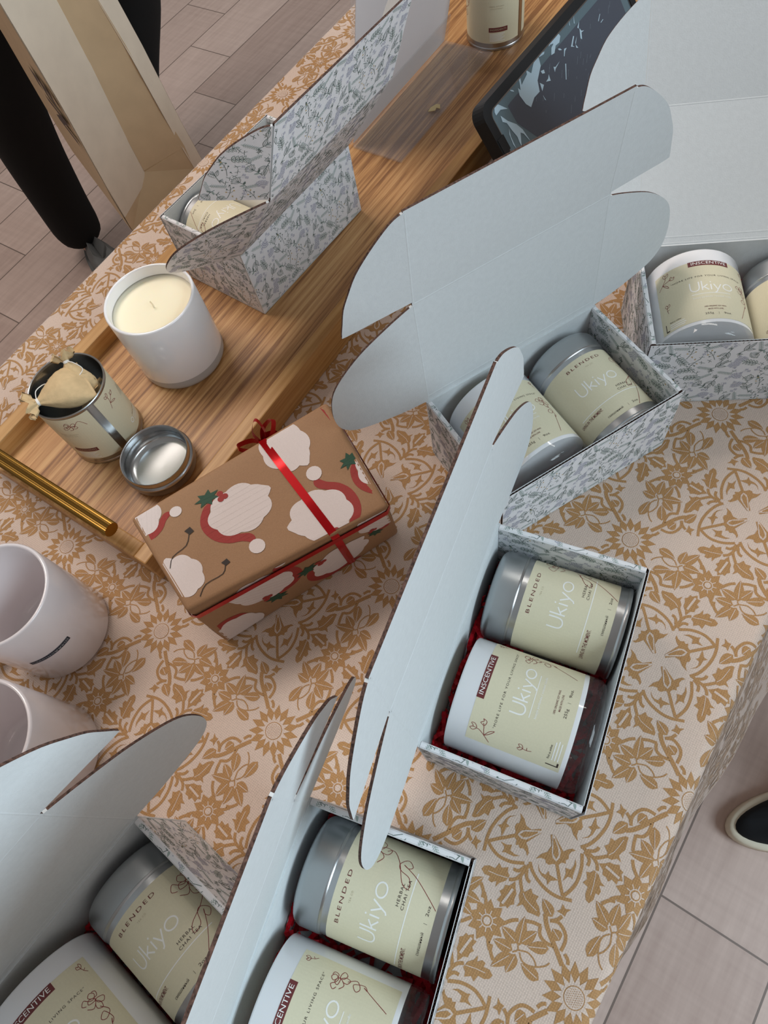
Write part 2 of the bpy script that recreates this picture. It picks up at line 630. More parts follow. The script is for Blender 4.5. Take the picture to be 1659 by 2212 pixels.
class Flat:
    """flat printed artwork: convex pieces in 2-D with a material and a layer height"""

    def __init__(s):
        s.p = []

    def poly(s, pts, m, h=0):
        if len(pts) == 3:
            s.p.append((list(pts), m, h))
            return
        for t in tessellate_polygon([[Vector((p[0], p[1], 0)) for p in pts]]):
            s.p.append(([tuple(pts[k][:2]) for k in t], m, h))

    def convex(s, pts, m, h=0):
        s.p.append((list(pts), m, h))

    def rect(s, x0, y0, x1, y1, m, h=0):
        s.p.append(([(x0, y0), (x1, y0), (x1, y1), (x0, y1)], m, h))

    def disc(s, x, y, r, m, h=0, n=12, ry=None):
        ry = ry or r
        s.p.append(([(x + r * cos(2 * pi * k / n), y + ry * sin(2 * pi * k / n)) for k in range(n)], m, h))

    def line(s, pts, w, m, h=0, smooth=3, taper=False):
        if smooth and len(pts) > 2:
            pts = catmull(pts, smooth)
        n = len(pts)
        L, R = [], []
        for i in range(n):
            a, b = pts[max(0, i - 1)], pts[min(n - 1, i + 1)]
            dx, dy = b[0] - a[0], b[1] - a[1]
            d = sqrt(dx * dx + dy * dy) or 1
            ww = w / 2 * ((1 - abs(2 * i / (n - 1) - 1) * .7) if taper else 1)
            nx, ny = -dy / d * ww, dx / d * ww
            L.append((pts[i][0] + nx, pts[i][1] + ny))
            R.append((pts[i][0] - nx, pts[i][1] - ny))
        for i in range(n - 1):
            s.p.append(([R[i], R[i + 1], L[i + 1], L[i]], m, h))

    def leaf(s, a, b, w, m, h=0, n=5, vein=None, vw=.0006, skew=.42):
        dx, dy = b[0] - a[0], b[1] - a[1]
        d = sqrt(dx * dx + dy * dy)
        nx, ny = -dy / d, dx / d
        up, dn = [], []
        for i in range(n + 1):
            t = i / n
            k = sin(pi * t ** (1 - skew * .6)) ** .8 if 0 < t < 1 else 0
            x, y = a[0] + dx * t, a[1] + dy * t
            up.append((x + nx * w * k, y + ny * w * k))
            dn.append((x - nx * w * k, y - ny * w * k))
        for i in range(n):
            q = [dn[i], dn[i + 1], up[i + 1], up[i]]
            if i == 0:
                q = [dn[0], dn[1], up[1]]
            elif i == n - 1:
                q = [dn[i], dn[n], up[i]]
            s.p.append((q, m, h))
        if vein:
            s.line([(a[0] + dx * .12, a[1] + dy * .12), (a[0] + dx * .95, a[1] + dy * .95)], vw, vein, h + 1, 0)

    def text(s, body, x, y, size, m, h=1, sx=1, rot=0, bold=0, spacing=1.0, width=None):
        T = text_tris(body, bold, spacing)
        if width:
            xs = [p[0] for t in T for p in t]
            sx = width / ((max(xs) - min(xs)) * size)
        c, n = cos(rot), sin(rot)
        for t in T:
            q = []
            for px, py in t:
                px, py = px * size * sx, py * size
                q.append((x + px * c - py * n, y + px * n + py * c))
            s.p.append((q, m, h))

    def move(s, o, dx=0, dy=0, rot=0, sc=1, mirror=False):
        c, n = cos(rot) * sc, sin(rot) * sc
        for pts, m, h in o.p:
            q = [((-px if mirror else px), py) for px, py in pts]
            s.p.append(([(dx + px * c - py * n, dy + px * n + py * c) for px, py in q], m, h))

    def emit(s, mb, f, step=(None, None), base=.00012, lay=.00008, smooth=False):
        """f(x,y,h)->3-D point; pieces are cut on a grid of the given steps"""
        for ix, (pts, m, h) in enumerate(s.p):
            h = h + (ix * 7 % 31) * .03
            ar = sum(pts[i][0] * pts[(i + 1) % len(pts)][1] - pts[(i + 1) % len(pts)][0] * pts[i][1] for i in range(len(pts)))
            if abs(ar) < 1e-11:
                continue
            if ar < 0:
                pts = pts[::-1]
            out = [pts]
            for ax in (0, 1):
                st = step[ax]
                if not st:
                    continue
                st = st if callable(st) else (lambda lo, hi, st=st: [k * st for k in range(int(math.floor(lo / st)) + 1, int(math.ceil(hi / st)))])
                nxt = []
                for q in out:
                    lo, hi = min(p[ax] for p in q), max(p[ax] for p in q)
                    cuts = st(lo, hi)
                    rest = q
                    for c in cuts:
                        a, b = cut(rest, ax, c)
                        if len(a) > 2:
                            nxt.append(a)
                        rest = b
                        if len(rest) < 3:
                            break
                    if len(rest) > 2:
                        nxt.append(rest)
                out = nxt
            for q in out:
                mb.face([f(p[0], p[1], base + lay * h) for p in q], m, smooth)


def cut(q, ax, c):
    a, b = [], []
    n = len(q)
    for i in range(n):
        p, r = q[i], q[(i + 1) % n]
        if p[ax] <= c:
            a.append(p)
        if p[ax] >= c:
            b.append(p)
        if (p[ax] - c) * (r[ax] - c) < 0:
            t = (c - p[ax]) / (r[ax] - p[ax])
            k = (p[0] + (r[0] - p[0]) * t, p[1] + (r[1] - p[1]) * t)
            a.append(k)
            b.append(k)
    return a, b


def inside(p, poly):
    x, y = p
    r = False
    n = len(poly)
    j = n - 1
    for i in range(n):
        xi, yi = poly[i]
        xj, yj = poly[j]
        if (yi > y) != (yj > y) and x < (xj - xi) * (y - yi) / (yj - yi) + xi:
            r = not r
        j = i
    return r
TILE = {'petal':[(0.023, 0.029), (0.06, 0.061), (0.093, 0.061), (0.118, 0.042), (0.152, 0.032), (0.134, 0.049), (0.127, 0.073), (0.137, 0.081), (0.136, 0.098), (0.118, 0.115), (0.115, 0.134), (0.091, 0.143), (0.083, 0.162), (0.071, 0.152), (0.058, 0.161), (0.043, 0.151), (0.024, 0.155), (0.009, 0.168), (0.01, 0.151), (0.028, 0.134), (0.047, 0.123), (0.033, 0.09), (0.012, 0.044)],
'tear':[(0.018, 0.036), (0.044, 0.053), (0.081, 0.077), (0.1, 0.095), (0.103, 0.119), (0.079, 0.123), (0.055, 0.112), (0.035, 0.079), (0.013, 0.043)],
'tearin':[(0.03, 0.049), (0.061, 0.073), (0.084, 0.088), (0.095, 0.113), (0.072, 0.112), (0.049, 0.09), (0.026, 0.055)],
'curlL':[(0.159, 0.052), (0.179, 0.075), (0.184, 0.091), (0.179, 0.111), (0.157, 0.113), (0.168, 0.127), (0.164, 0.153), (0.163, 0.173), (0.186, 0.145), (0.199, 0.143), (0.21, 0.144), (0.194, 0.128), (0.194, 0.098), (0.185, 0.074)],
'curlR':[(0.038, 0.188), (0.06, 0.207), (0.083, 0.213), (0.106, 0.218), (0.118, 0.227), (0.118, 0.212), (0.123, 0.201), (0.14, 0.196), (0.153, 0.193), (0.118, 0.186), (0.098, 0.171), (0.09, 0.196), (0.063, 0.197)],
's:stemt':[(0.112, 0.13), (0.145, 0.165), (0.169, 0.189), (0.203, 0.227)],
's:ringA':[(0.179, 0.018), (0.201, 0.046), (0.215, 0.078), (0.224, 0.114), (0.228, 0.153), (0.226, 0.186), (0.219, 0.216), (0.208, 0.243), (0.194, 0.274)],
's:ringB':[(0.205, 0.229), (0.166, 0.243), (0.125, 0.249), (0.082, 0.242), (0.045, 0.228), (0.001, 0.2)],
'leafL':[(0.344, -0.155), (0.325, -0.152), (0.309, -0.133), (0.302, -0.102), (0.272, -0.1), (0.281, -0.077), (0.26, -0.053), (0.278, -0.044), (0.286, -0.026), (0.315, -0.029), (0.34, -0.048), (0.365, -0.053), (0.342, -0.065), (0.362, -0.081), (0.362, -0.1), (0.345, -0.102), (0.353, -0.13)],
's:sL':[(0.3, -0.019), (0.284, 0.002), (0.26, 0.014), (0.226, 0.019), (0.192, 0.023)],
'leafM':[(0.288, 0.011), (0.32, -0.001), (0.329, -0.019), (0.349, -0.017), (0.366, -0.027), (0.374, -0.009), (0.404, -0.014), (0.402, 0.004), (0.42, 0.014), (0.399, 0.035), (0.402, 0.048), (0.382, 0.051), (0.37, 0.064), (0.35, 0.051), (0.327, 0.046), (0.313, 0.03)],
'v:leafM':[(0.321, 0.02), (0.348, 0.019), (0.401, 0.015)],
'leafR':[(0.303, 0.054), (0.295, 0.076), (0.267, 0.09), (0.28, 0.108), (0.273, 0.138), (0.296, 0.138), (0.307, 0.165), (0.327, 0.186), (0.341, 0.188), (0.347, 0.163), (0.357, 0.134), (0.35, 0.115), (0.345, 0.096), (0.37, 0.078), (0.346, 0.079), (0.328, 0.06)],
'v:leafR':[(0.306, 0.069), (0.319, 0.094), (0.324, 0.128), (0.327, 0.166)],
'v:leafL':[(0.331, -0.123), (0.318, -0.077), (0.299, -0.029)],
's:sR':[(0.254, 0.016), (0.275, 0.032), (0.302, 0.06)],
's:hook1':[(0.215, 0.026), (0.238, 0.04), (0.249, 0.057), (0.249, 0.07)],
's:hook2':[(0.251, -0.029), (0.246, -0.008), (0.231, 0.005), (0.204, 0.012)],
'star':[(0.23, 0.248), (0.239, 0.27), (0.226, 0.293), (0.247, 0.283), (0.267, 0.285), (0.266, 0.268), (0.271, 0.242), (0.254, 0.253)],
'w:stem':[(0.312, 0.206), (0.34, 0.231), (0.366, 0.269), (0.391, 0.316), (0.412, 0.353), (0.433, 0.387)],
's:vine':[(0.467, 0.068), (0.429, 0.094), (0.408, 0.119)],
's:vine2':[(0.39, 0.15), (0.374, 0.182), (0.364, 0.219)],
't:pst':[(0.494, 0.179), (0.506, 0.189), (0.527, 0.173)],
't:pst2':[(0.506, 0.189), (0.494, 0.213), (0.486, 0.236), (0.493, 0.273), (0.509, 0.296)],
't:loop':[(0.509, 0.2), (0.528, 0.226), (0.527, 0.26), (0.51, 0.294), (0.482, 0.325), (0.459, 0.336)],
's:lp1':[(0.366, 0.216), (0.391, 0.23), (0.402, 0.249), (0.404, 0.279), (0.395, 0.313)],
's:lp2':[(0.321, 0.239), (0.305, 0.269), (0.308, 0.299), (0.325, 0.331), (0.354, 0.346), (0.39, 0.349)],
's:con':[(0.32, 0.242), (0.3, 0.263), (0.273, 0.275)],
's:low':[(0.389, 0.371), (0.399, 0.395), (0.415, 0.406)],
's:sl':[(0.414, -0.083), (0.436, -0.056), (0.46, -0.04)],
's:sl2':[(0.562, 0.076), (0.587, 0.089), (0.608, 0.121)],
'l:pal0':[(0.377, 0.134), (0.494, 0.18)],
'l:pal1':[(0.476, 0.072), (0.487, 0.169)],
'l:pal2':[(0.393, 0.217), (0.477, 0.181)],
'l:pal3':[(0.541, 0.071), (0.522, 0.169)],
'l:pal4':[(0.634, 0.125), (0.536, 0.174)],
'l:pal5':[(0.611, 0.196), (0.526, 0.19)],
'l:pal6':[(0.469, 0.215), (0.416, 0.3)],
'l:pal7':[(0.54, 0.23), (0.543, 0.335)],
'l:top':[(0.268, 0.159), (0.303, 0.239)],
'l:bud':[(0.34, 0.268), (0.359, 0.322)]}
TP, TQ = Vector((-.01320, -.12968)), Vector((.14276, -.01539))
TO = Vector((.25439, .01513))
TC0 = TO + TP * .5 - TQ * 1.5
N_R, N_L, U0, U1 = -.090, .650, -.75, 1.15
DROP = .24
RAD = .010


def flare(u):
    t = min(1, max(0, (u - .02) / .27))
    return radians(10 + 8 * t * t * (3 - 2 * t) + 1.6 * sin(u * 17 + 1) + .8 * sin(u * 41))


def cloth_map(u, s, h):
    if s < N_R:
        d, n0, sg, ph = N_R - s, N_R, -1, flare(u)
    elif s > N_L:
        d, n0, sg, ph = s - N_L, N_L, 1, radians(5 + 1.5 * sin(u * 13))
    else:
        return (u, s, h)
    am = pi / 2 - ph
    a = min(d / RAD, am)
    n = RAD * sin(a) + h * sin(a)
    z = -RAD + (RAD + h) * cos(a)
    r = d - a * RAD
    if r > 0:
        n += cos(a) * r
        z -= sin(a) * r
    return (u, n0 + sg * n, z)


def tile_art():
    F = Flat()
    M2 = Matrix(((-TQ.x, TP.x), (-TQ.y, TP.y)))

    def loc(p, r=0):
        x, y = p
        for _ in range(r):
            x, y = -y, x
        v = M2 @ Vector((x, y))
        return (v.x, v.y)
    for r in range(4):
        for k, v in TILE.items():
            pts = [loc(p, r) for p in v]
            if k.startswith('s:'):
                F.line(pts, .0021, M_GOLD)
            elif k.startswith('w:'):
                F.line(pts, .0029, M_GOLD)
            elif k.startswith('t:'):
                F.line(pts, .0009, M_GOLD)
            elif k.startswith('v:'):
                F.line(pts, .0005 if 'M' not in k else .0016, M_CLOTH, 1, 0)
            elif k.startswith('l:'):
                F.leaf(pts[1], pts[0], .0036, M_GOLD, 0, 6, M_CLOTH, .0005)
            elif k == 'tear':
                F.poly(pts, M_CLOTH, 1)
            elif k == 'tearin':
                F.poly(pts, M_GOLD, 2)
            else:
                F.poly(pts, M_GOLD, 0)

    def star(cx, cy, ro, ri, n, m, h, ph=0):
        for i in range(n):
            a0, a1, a2 = (ph + 2 * pi * (i + q) / n for q in (-.5, 0, .5))
            F.convex([(cx, cy), (cx + ri * cos(a0), cy + ri * sin(a0)), (cx + ro * cos(a1), cy + ro * sin(a1)), (cx + ri * cos(a2), cy + ri * sin(a2))], m, h)
    cx, cy = loc((.5, .5))
    star(cx, cy, .0196, .0135, 15, M_GOLD, 0)
    star(cx, cy, .0128, .0078, 15, M_CLOTH, 1, .2)
    F.disc(cx, cy, .0074, M_CLOTH, 1, 24)
    F.disc(cx, cy, .0066, M_GOLD, 2, 24)
    F.disc(cx, cy, .0060, M_CLOTH, 3, 24)
    for i in range(-4, 5):
        for j in range(-4, 5):
            x, y = i * .0013 + (j % 2) * .00065, j * .0012
            if x * x + y * y < .0052 ** 2:
                F.convex([(cx + x - .0003, cy + y - .0003), (cx + x + .0003, cy + y - .0003), (cx + x, cy + y + .0005)], M_GOLD, 4)
    for p in ((.5, 0), (0, .5)):
        cx, cy = loc(p)
        star(cx, cy, .0128, .0088, 9, M_GOLD, 0, .3)
        for i in range(9):
            a = 2 * pi * i / 9
            F.line([(cx + .004 * cos(a), cy + .004 * sin(a)), (cx + .0066 * cos(a), cy + .0066 * sin(a))], .0007, M_CLOTH, 1, 0)
        F.disc(cx, cy, .0040, M_CLOTH, 1, 16)
        F.disc(cx, cy, .0032, M_GOLD, 2, 16)
        F.disc(cx, cy, .0023, M_CLOTH, 3, 14)
    return F


# ---------------------------------------------------------------- floor
mb = MB()
mb.face([(-6, -6, 0), (8, -6, 0), (8, 8, 0), (-6, 8, 0)], M_FLOOR)
fl = mb.build('floor', loc=(0, 0, FLOOR_Z), rot=(0, 0, TA))
fl['kind'] = 'structure'

# ---------------------------------------------------------------- table + cloth
tb = empty('folding_table', W(0, 0, FLOOR_Z), TA, 'long folding table hidden under the gold and beige patterned cloth', 'table')
mb = MB()
mb.box((U0, N_R - RAD + .012, .712), (U1, N_L + RAD - .012, .7482), M_TABLE)
mb.build('table_top', tb)
for u in (U0 + .12, U1 - .12):
    for n in (N_R + .06, N_L - .06):
        mb = MB()
        mb.tube([(u, n, 0), (u, n, .712)], .014, M_LEGM, 12)
        mb.build('leg', tb)


def steps(lo, hi):
    out = []
    for base, sg in ((N_R, -1), (N_L, 1)):
        for k in range(0, 10):
            out.append(base + sg * k * .0018)
        for k in range(1, 12):
            out.append(base + sg * (.0162 + k * .02))
    return sorted(c for c in out if lo < c < hi)


mb = MB()
ss = [N_L + DROP] + [N_L + .0162 + k * .02 for k in range(10, -1, -1)] + [N_L + k * .0018 for k in range(8, -1, -1)]
ss += [N_L - (N_L - N_R) * k / 8 for k in range(1, 8)]
ss += [N_R - k * .0018 for k in range(0, 9)] + [N_R - .0162 - k * .02 for k in range(0, 11)] + [N_R - DROP]
ss = sorted(set(round(x, 5) for x in ss))
nu = 76
rows = [[cloth_map(U0 - .01 + (U1 - U0 + .02) * i / nu, s, 0) for i in range(nu + 1)] for s in ss]
mb.grid(rows, M_CLOTH, True)
rows2 = [[cloth_map(U0 - .01 + (U1 - U0 + .02) * i / nu, s, -.0009) for i in range(nu + 1)] for s in ss]
mb.grid([r[::-1] for r in rows2], M_CLOTH, True)
for a, b in ((rows[0], rows2[0]), (rows[-1], rows2[-1])):
    mb.grid([a, b], M_CLOTH, False)
art = tile_art()
allart = Flat()
for i in range(-10, 9):
    for j in range(-10, 11):
        c = TC0 + TQ * i + TP * j
        if U0 - .1 < c.x < U1 + .1 and -.42 < c.y < 1.0:
            for pts, m, h in art.p:
                q = [(p[0] + c.x, p[1] + c.y) for p in pts]
                ys = [p[1] for p in q]
                xs = [p[0] for p in q]
                if min(ys) > N_R - DROP + .004 and max(ys) < N_L + DROP - .004 and min(xs) > U0 and max(xs) < U1:
                    allart.p.append((q, m, h))
allart.emit(mb, cloth_map, (None, steps), .0001, .00013)
tc_ = mb.build('tablecloth', loc=(0, 0, 0), rot=(0, 0, TA), weld=False)
tag(tc_, 'beige damask cloth with gold leaves and sunflowers spread over the table', 'tablecloth')

# ---------------------------------------------------------------- botanical print
random.seed(11)


def sprig(kind, F, rnd):
    D, Mi, Lv = M_SPD, M_SPM, M_SPL
    if kind == 0:      # paired filled leaves
        n = 4
        Mi = M_SPF
        F.line([(0, -7), (.6, -3), (.2, 2), (0, 5)], .32, D, 1, 2)
        for i in range(n):
            y = -4 + i * 2.4
            F.leaf((.2, y), (3.4, y + 2.3), .95, D, 0, 4)
            F.leaf((.7, y + .35), (3.0, y + 2.05), .6, Mi, 1, 4)
            F.leaf((.2, y), (-3.2, y + 2.4), .95, D, 0, 4)
            F.leaf((-.3, y + .35), (-2.8, y + 2.15), .6, Mi, 1, 4)
        F.leaf((0, 5), (.1, 8), 1.0, D, 0, 4)
        F.leaf((0, 5.4), (.1, 7.6), .6, Mi, 1, 4)
    elif kind == 1:    # outlined big leaves with ticks
        F.line([(-6, -4), (-2, -2), (2, 0), (6, 3)], .35, D, 1, 2)
        for a, b in (((-1, -1.6), (3, 5.2)), ((0, -1), (6.5, -2.6)), ((2, 0), (7.6, 5))):
            F.leaf(a, b, 1.35, D, 0, 5)
            dx, dy = b[0] - a[0], b[1] - a[1]
            F.leaf((a[0] + dx * .07, a[1] + dy * .07), (a[0] + dx * .93, a[1] + dy * .93), 1.0, M_PRINT, 1, 5)
            for t in (.3, .45, .6, .75):
                x, y = a[0] + dx * t, a[1] + dy * t
                F.line([(x - dy * .10, y + dx * .10), (x + dy * .10, y - dx * .10)], .22, D, 2, 0)
            F.line([a, b], .2, D, 2, 0)
        for k in range(4):
            F.line([(-4, -3), (-5.5 + k * 1.2, -6.2 + k * .2)], .3, D, 1, 0)
    elif kind == 2:    # fern
        F.line([(-6, 0), (6, .6)], .3, Mi, 1, 0)
        for k in range(9):
            x = -4.8 + k * 1.2
            F.line([(x, .1), (x + 1.2, 1.6)], .38, Mi, 0, 0)
            F.line([(x, .1), (x + 1.3, -1.4)], .38, Mi, 0, 0)
    elif kind == 3:    # umbel flower
        F.line([(0, -7), (.5, -3), (0, 0)], .35, D, 1, 2)
        for k in range(6):
            a = radians(35 + k * 22)
            F.line([(0, 0), (4.2 * cos(a), 4.2 * sin(a))], .24, D, 0, 0)
            F.disc(4.6 * cos(a), 4.6 * sin(a), .75, D, 1, 6)
            F.disc(4.6 * cos(a), 4.6 * sin(a), .45, M_SPF, 2, 6)
        F.line([(3.4, 1.6), (2.2, .2), (0, -.6), (-2.2, .2), (-3.4, 1.6)], .3, D, 1, 2)
        F.leaf((.3, -4), (3.6, -2.6), .8, D, 0, 4)
        F.leaf((.3, -5), (-3, -3), .8, Mi, 0, 4)
    elif kind == 4:    # berries
        F.line([(-4, -5), (-1, -1), (1, 3), (1.5, 6)], .32, D, 1, 2)
        for k, (x, y) in enumerate(((2.8, 1.2), (-1.6, 3.4), (3.4, 4.2), (-2.8, 1), (1.6, 7), (0, -4))):
            F.line([(0, y - 1.6), (x, y)], .22, D, 0, 0)
            F.disc(x, y, .62, M_SPO if rnd.random() < .35 else D, 1, 6)
    elif kind == 5:    # pale feathery bush
        for k in range(5):
            a = radians(50 + k * 20)
            F.line([(0, -4), (6 * cos(a), -4 + 8.5 * sin(a))], .36, Lv, 0, 0)
            for t in (.5, .7, .9):
                x, y = 6 * cos(a) * t, -4 + 8.5 * sin(a) * t
                F.leaf((x, y), (x + 1.6 * cos(a + .8), y + 1.6 * sin(a + .8)), .5, Lv, 0, 3)
                F.leaf((x, y), (x + 1.6 * cos(a - .8), y + 1.6 * sin(a - .8)), .5, Lv, 0, 3)
    elif kind == 6:    # tiny pale flowers
        for dx, dy in ((0, 0), (2.6, 1.4)):
            for k in range(4):
                a = pi / 2 * k + .4
                F.disc(dx + .8 * cos(a), dy + .8 * sin(a), .6, Lv, 0, 6)
            F.disc(dx, dy, .35, M_PRINT, 1, 5)
        F.line([(0, -.8), (1.2, -3), (2.6, .4)], .25, Lv, 0, 0)
    else:              # twig mark
        F.line([(-1.6, -1.4), (1.6, 1.6)], .34, D, 0, 0)
        F.line([(0, 0), (-1.2, 1.4)], .3, D, 0, 0)
        F.line([(.4, .4), (2.2, -.4)], .3, D, 0, 0)


TS = .066
PRINT = Flat()
rnd = random.Random(5)
placed = []
SIZ = {0: 7.4, 1: 7.4, 2: 5.4, 3: 6.6, 4: 6.2, 5: 6.2, 6: 3.2, 7: 2.4}
want = [1, 0, 3, 1, 0, 5, 0, 1, 3, 4, 5, 0, 1, 3, 5, 4] + [0, 1, 4, 5, 2, 3, 2, 2, 4, 2, 5, 2, 2] + [6] * 10 + [7] * 24 + [2] * 6
for kd in want:
    rr = SIZ[kd]
    for tr in range(400):
        x, y = rnd.uniform(0, TS * 1000), rnd.uniform(0, TS * 1000)
        ok = True
        for px, py, pr in placed:
            dx = abs(x - px)
            dy = abs(y - py)
            dx, dy = min(dx, TS * 1000 - dx), min(dy, TS * 1000 - dy)
            if dx * dx + dy * dy < (.74 * (rr + pr)) ** 2:
                ok = False
                break
        if ok:
            placed.append((x, y, rr))
            q = Flat()
            sprig(kd, q, rnd)
            PRINT.move(q, x / 1000, y / 1000, rnd.choice((0, .5, 1, 1.6, 2.4, 3.3, 4, 5)) + rnd.uniform(-.3, .3), .00108)
            break


def print_on(mb, f, rect=None, outline=None, off=(0, 0)):
    if outline:
        x0, x1 = min(p[0] for p in outline), max(p[0] for p in outline)
        y0, y1 = min(p[1] for p in outline), max(p[1] for p in outline)
    else:
        x0, y0, x1, y1 = rect
    F = Flat()
    for i in range(int(math.floor((x0 - off[0]) / TS)) - 1, int(math.ceil((x1 - off[0]) / TS)) + 1):
        for j in range(int(math.floor((y0 - off[1]) / TS)) - 1, int(math.ceil((y1 - off[1]) / TS)) + 1):
            ox, oy = off[0] + i * TS, off[1] + j * TS
            for pts, m, h in PRINT.p:
                q = [(p[0] + ox, p[1] + oy) for p in pts]
                if outline:
                    if all(inside(p, outline) for p in q):
                        F.p.append((q, m, h))
                else:
                    if max(p[0] for p in q) < x0 or min(p[0] for p in q) > x1 or max(p[1] for p in q) < y0 or min(p[1] for p in q) > y1:
                        continue
                    for ax, lo, hi in ((0, x0, x1), (1, y0, y1)):
                        if len(q) > 2 and min(p[ax] for p in q) < lo:
                            q = cut(q, ax, lo)[1]
                        if len(q) > 2 and max(p[ax] for p in q) > hi:
                            q = cut(q, ax, hi)[0]
                    if len(q) > 2:
                        F.p.append((q, m, h))
    F.emit(mb, f, base=.00008, lay=.00004)


# ---------------------------------------------------------------- gift boxes
BL, BW, BH, TS_W = .162, .1053, .07725, .0042
L1, L2 = .1053, .077
BOXES = {}


def make_box():
    root = empty('gift_box', (0, 0, 0))
    mb = MB()
    mb.box((-BL / 2, -BW / 2, 0.0003), (BL / 2, BW / 2, .0019), M_PAPER)
    mb.build('base', root)
    # front wall: two liners and the flute wave between them
    mb = MB()
    y0 = -BW / 2
    x0, x1 = -BL / 2, BL / 2
    mb.box((x0, y0, .0019), (x1, y0 + .0004, BH), M_PRINT)
    mb.box((x0 + TS_W, y0 + .0018, .0019), (x1 - TS_W, y0 + .0022, BH), M_PAPER)
    n = 110
    z = [(x0 + .0005 + (x1 - x0 - .001) * i / n, y0 + (.0005 if i % 2 else .0017)) for i in range(n + 1)]
    mb.grid([[(p[0], p[1], .0019) for p in z], [(p[0], p[1], BH - .0003) for p in z]], M_KRAFT, False)
    mb.grid([[(p[0], p[1] + .00022, BH - .0003) for p in z], [(p[0], p[1] + .00022, .0019) for p in z]], M_KRAFT, False)
    mb.grid([[(p[0], p[1], BH - .0003) for p in z], [(p[0], p[1] + .00022, BH - .0003) for p in z]], M_KRAFT, False)
    print_on(mb, lambda x, y, h: (x, y0 - h, y), (x0, .001, x1, BH))
    mb.build('front_wall', root)
    mb = MB()
    y1 = BW / 2
    mb.box((x0, y1 - .0016, .0019), (x1, y1 - .0004, BH), M_PAPER)
    mb.box((x0, y1 - .0004, .0019), (x1, y1, BH), M_PRINT)
    print_on(mb, lambda x, y, h: (-x, y1 + h, y), (x0, .001, x1, BH), off=(.02, .03))
    mb.build('back_wall', root)
    for sg in (1, -1):
        mb = MB()
        ys, ye = -BW / 2 + .0022, BW / 2 - .0018
        prof = [(0, .0019), (0, BH - .0009), (.0009, BH), (TS_W - .0009, BH), (TS_W, BH - .0009), (TS_W, .0019)]
        pr = [(sg * (BL / 2 - p[0]), p[1]) for p in prof]
        rows = [[(p[0], ys, p[1]) for p in pr], [(p[0], ye, p[1]) for p in pr]]
        if sg < 0:
            rows = rows[::-1]
        mb.grid(rows, M_PRINT, False)
        mb.face([rows[0][k] for k in range(6)], M_EDGE)
        mb.face([rows[1][k] for k in range(5, -1, -1)], M_EDGE)
        X = BL / 2
        of = (.013, .02) if sg > 0 else (.04, .007)
        if sg > 0:
            print_on(mb, lambda a, b, h: (X + h, a, b), (ys, .002, ye, BH - .001), off=of)
            print_on(mb, lambda a, b, h: (X - TS_W - h, -a, b), (-ye, .002, -ys, BH - .001), off=of)
            print_on(mb, lambda a, b, h: (X - TS_W / 2 + a, b, BH + h), (-TS_W / 2 + .0006, ys, TS_W / 2 - .0006, ye), off=(.03, 0))
        else:
            print_on(mb, lambda a, b, h: (-X - h, -a, b), (-ye, .002, -ys, BH - .001), off=of)
            print_on(mb, lambda a, b, h: (-X + TS_W + h, a, b), (ys, .002, ye, BH - .001), off=of)
            print_on(mb, lambda a, b, h: (-X + TS_W / 2 + a, b, BH + h), (-TS_W / 2 + .0006, ys, TS_W / 2 - .0006, ye), off=(.03, 0))
        mb.build('side_wall', root)
    T = .0016

    def panel(name, outline, parent, loc, rot, off):
        mb = MB()

        def em(a, b):
            if name in ('side_flap', 'dust_flap'):
                return M_PAPER if abs(a[0]) + abs(b[0]) < .004 else M_EDGE
            if (abs(a[0] - b[0]) < .004 and abs(a[1] - b[1]) > .01) or (abs(a[0] - b[0]) > .1 and (max(a[1], b[1]) < .001 or name == 'lid')):
                return M_PAPER
            return M_EDGE
        mb.prism(outline, -T, 0, M_PAPER, M_PRINT, em)
        if name in ('lid', 'tuck_flap'):      # pressed score lines
            ll = max(p[1] for p in outline)
            cr = [[(sx * (BL / 2 - g - .0008), .001), (sx * (BL / 2 - g - .0008), ll - .003)] for sx in (1, -1)]
            if name == 'lid':
                cr += [[(-BL / 2 + .003, y), (BL / 2 - .003, y)] for y in (.0010, .0060, ll - .0006)]
            for (xa, ya), (xb, yb) in cr:
                d = Vector((xb - xa, yb - ya, 0)).normalized()
                nn = Vector((-d.y, d.x, 0)) * .0007
                A, B = Vector((xa, ya, 0)), Vector((xb, yb, 0))
                up_ = Vector((0, 0, .00018))
                mb.grid([[A - nn, B - nn], [A + up_, B + up_], [A + nn, B + nn]][::-1], M_PAPER, False)
        out = [(-p[0], p[1]) for p in outline]
        print_on(mb, lambda x, y, h: (-x, y, -T - h), outline=out, off=off)
        return mb.build(name, parent, loc, rot)
    g = .0015
    lid = panel('lid', [(-BL / 2 + g, 0), (BL / 2 - g, 0), (BL / 2 - g, L1 * .97), (BL / 2 - g, L1), (-BL / 2 + g, L1), (-BL / 2 + g, L1 * .97)], root, (0, BW / 2 - .0004, BH), (radians(90), 0, 0), (0, .01))
    tuck = panel('tuck_flap', [(-BL / 2 + g, 0), (BL / 2 - g, 0), (BL / 2 - g, L2 * .03), (BL / 2 - g, L2 * .97), (BL / 2 - g, L2), (-BL / 2 + g, L2), (-BL / 2 + g, L2 * .97), (-BL / 2 + g, L2 * .03)], lid, (0, L1, 0), (0, 0, 0), (.01, .035))
    U = BL / 2
    e1 = [(0, .005), (.27, 0), (.60, .03), (.75, .07), (.84, .15), (.87, .26), (.86, .38), (.82, .5), (.74, .6), (.6, .71), (.45, .8), (.25, .89), (.1, .95), (0, .985)]
    e2 = [(0, .02), (.3, .01), (.575, 0), (.60, .03), (.575, .16), (.54, .32), (.48, .46), (.40, .62), (.28, .77), (.15, .9), (.07, .96), (0, .985)]
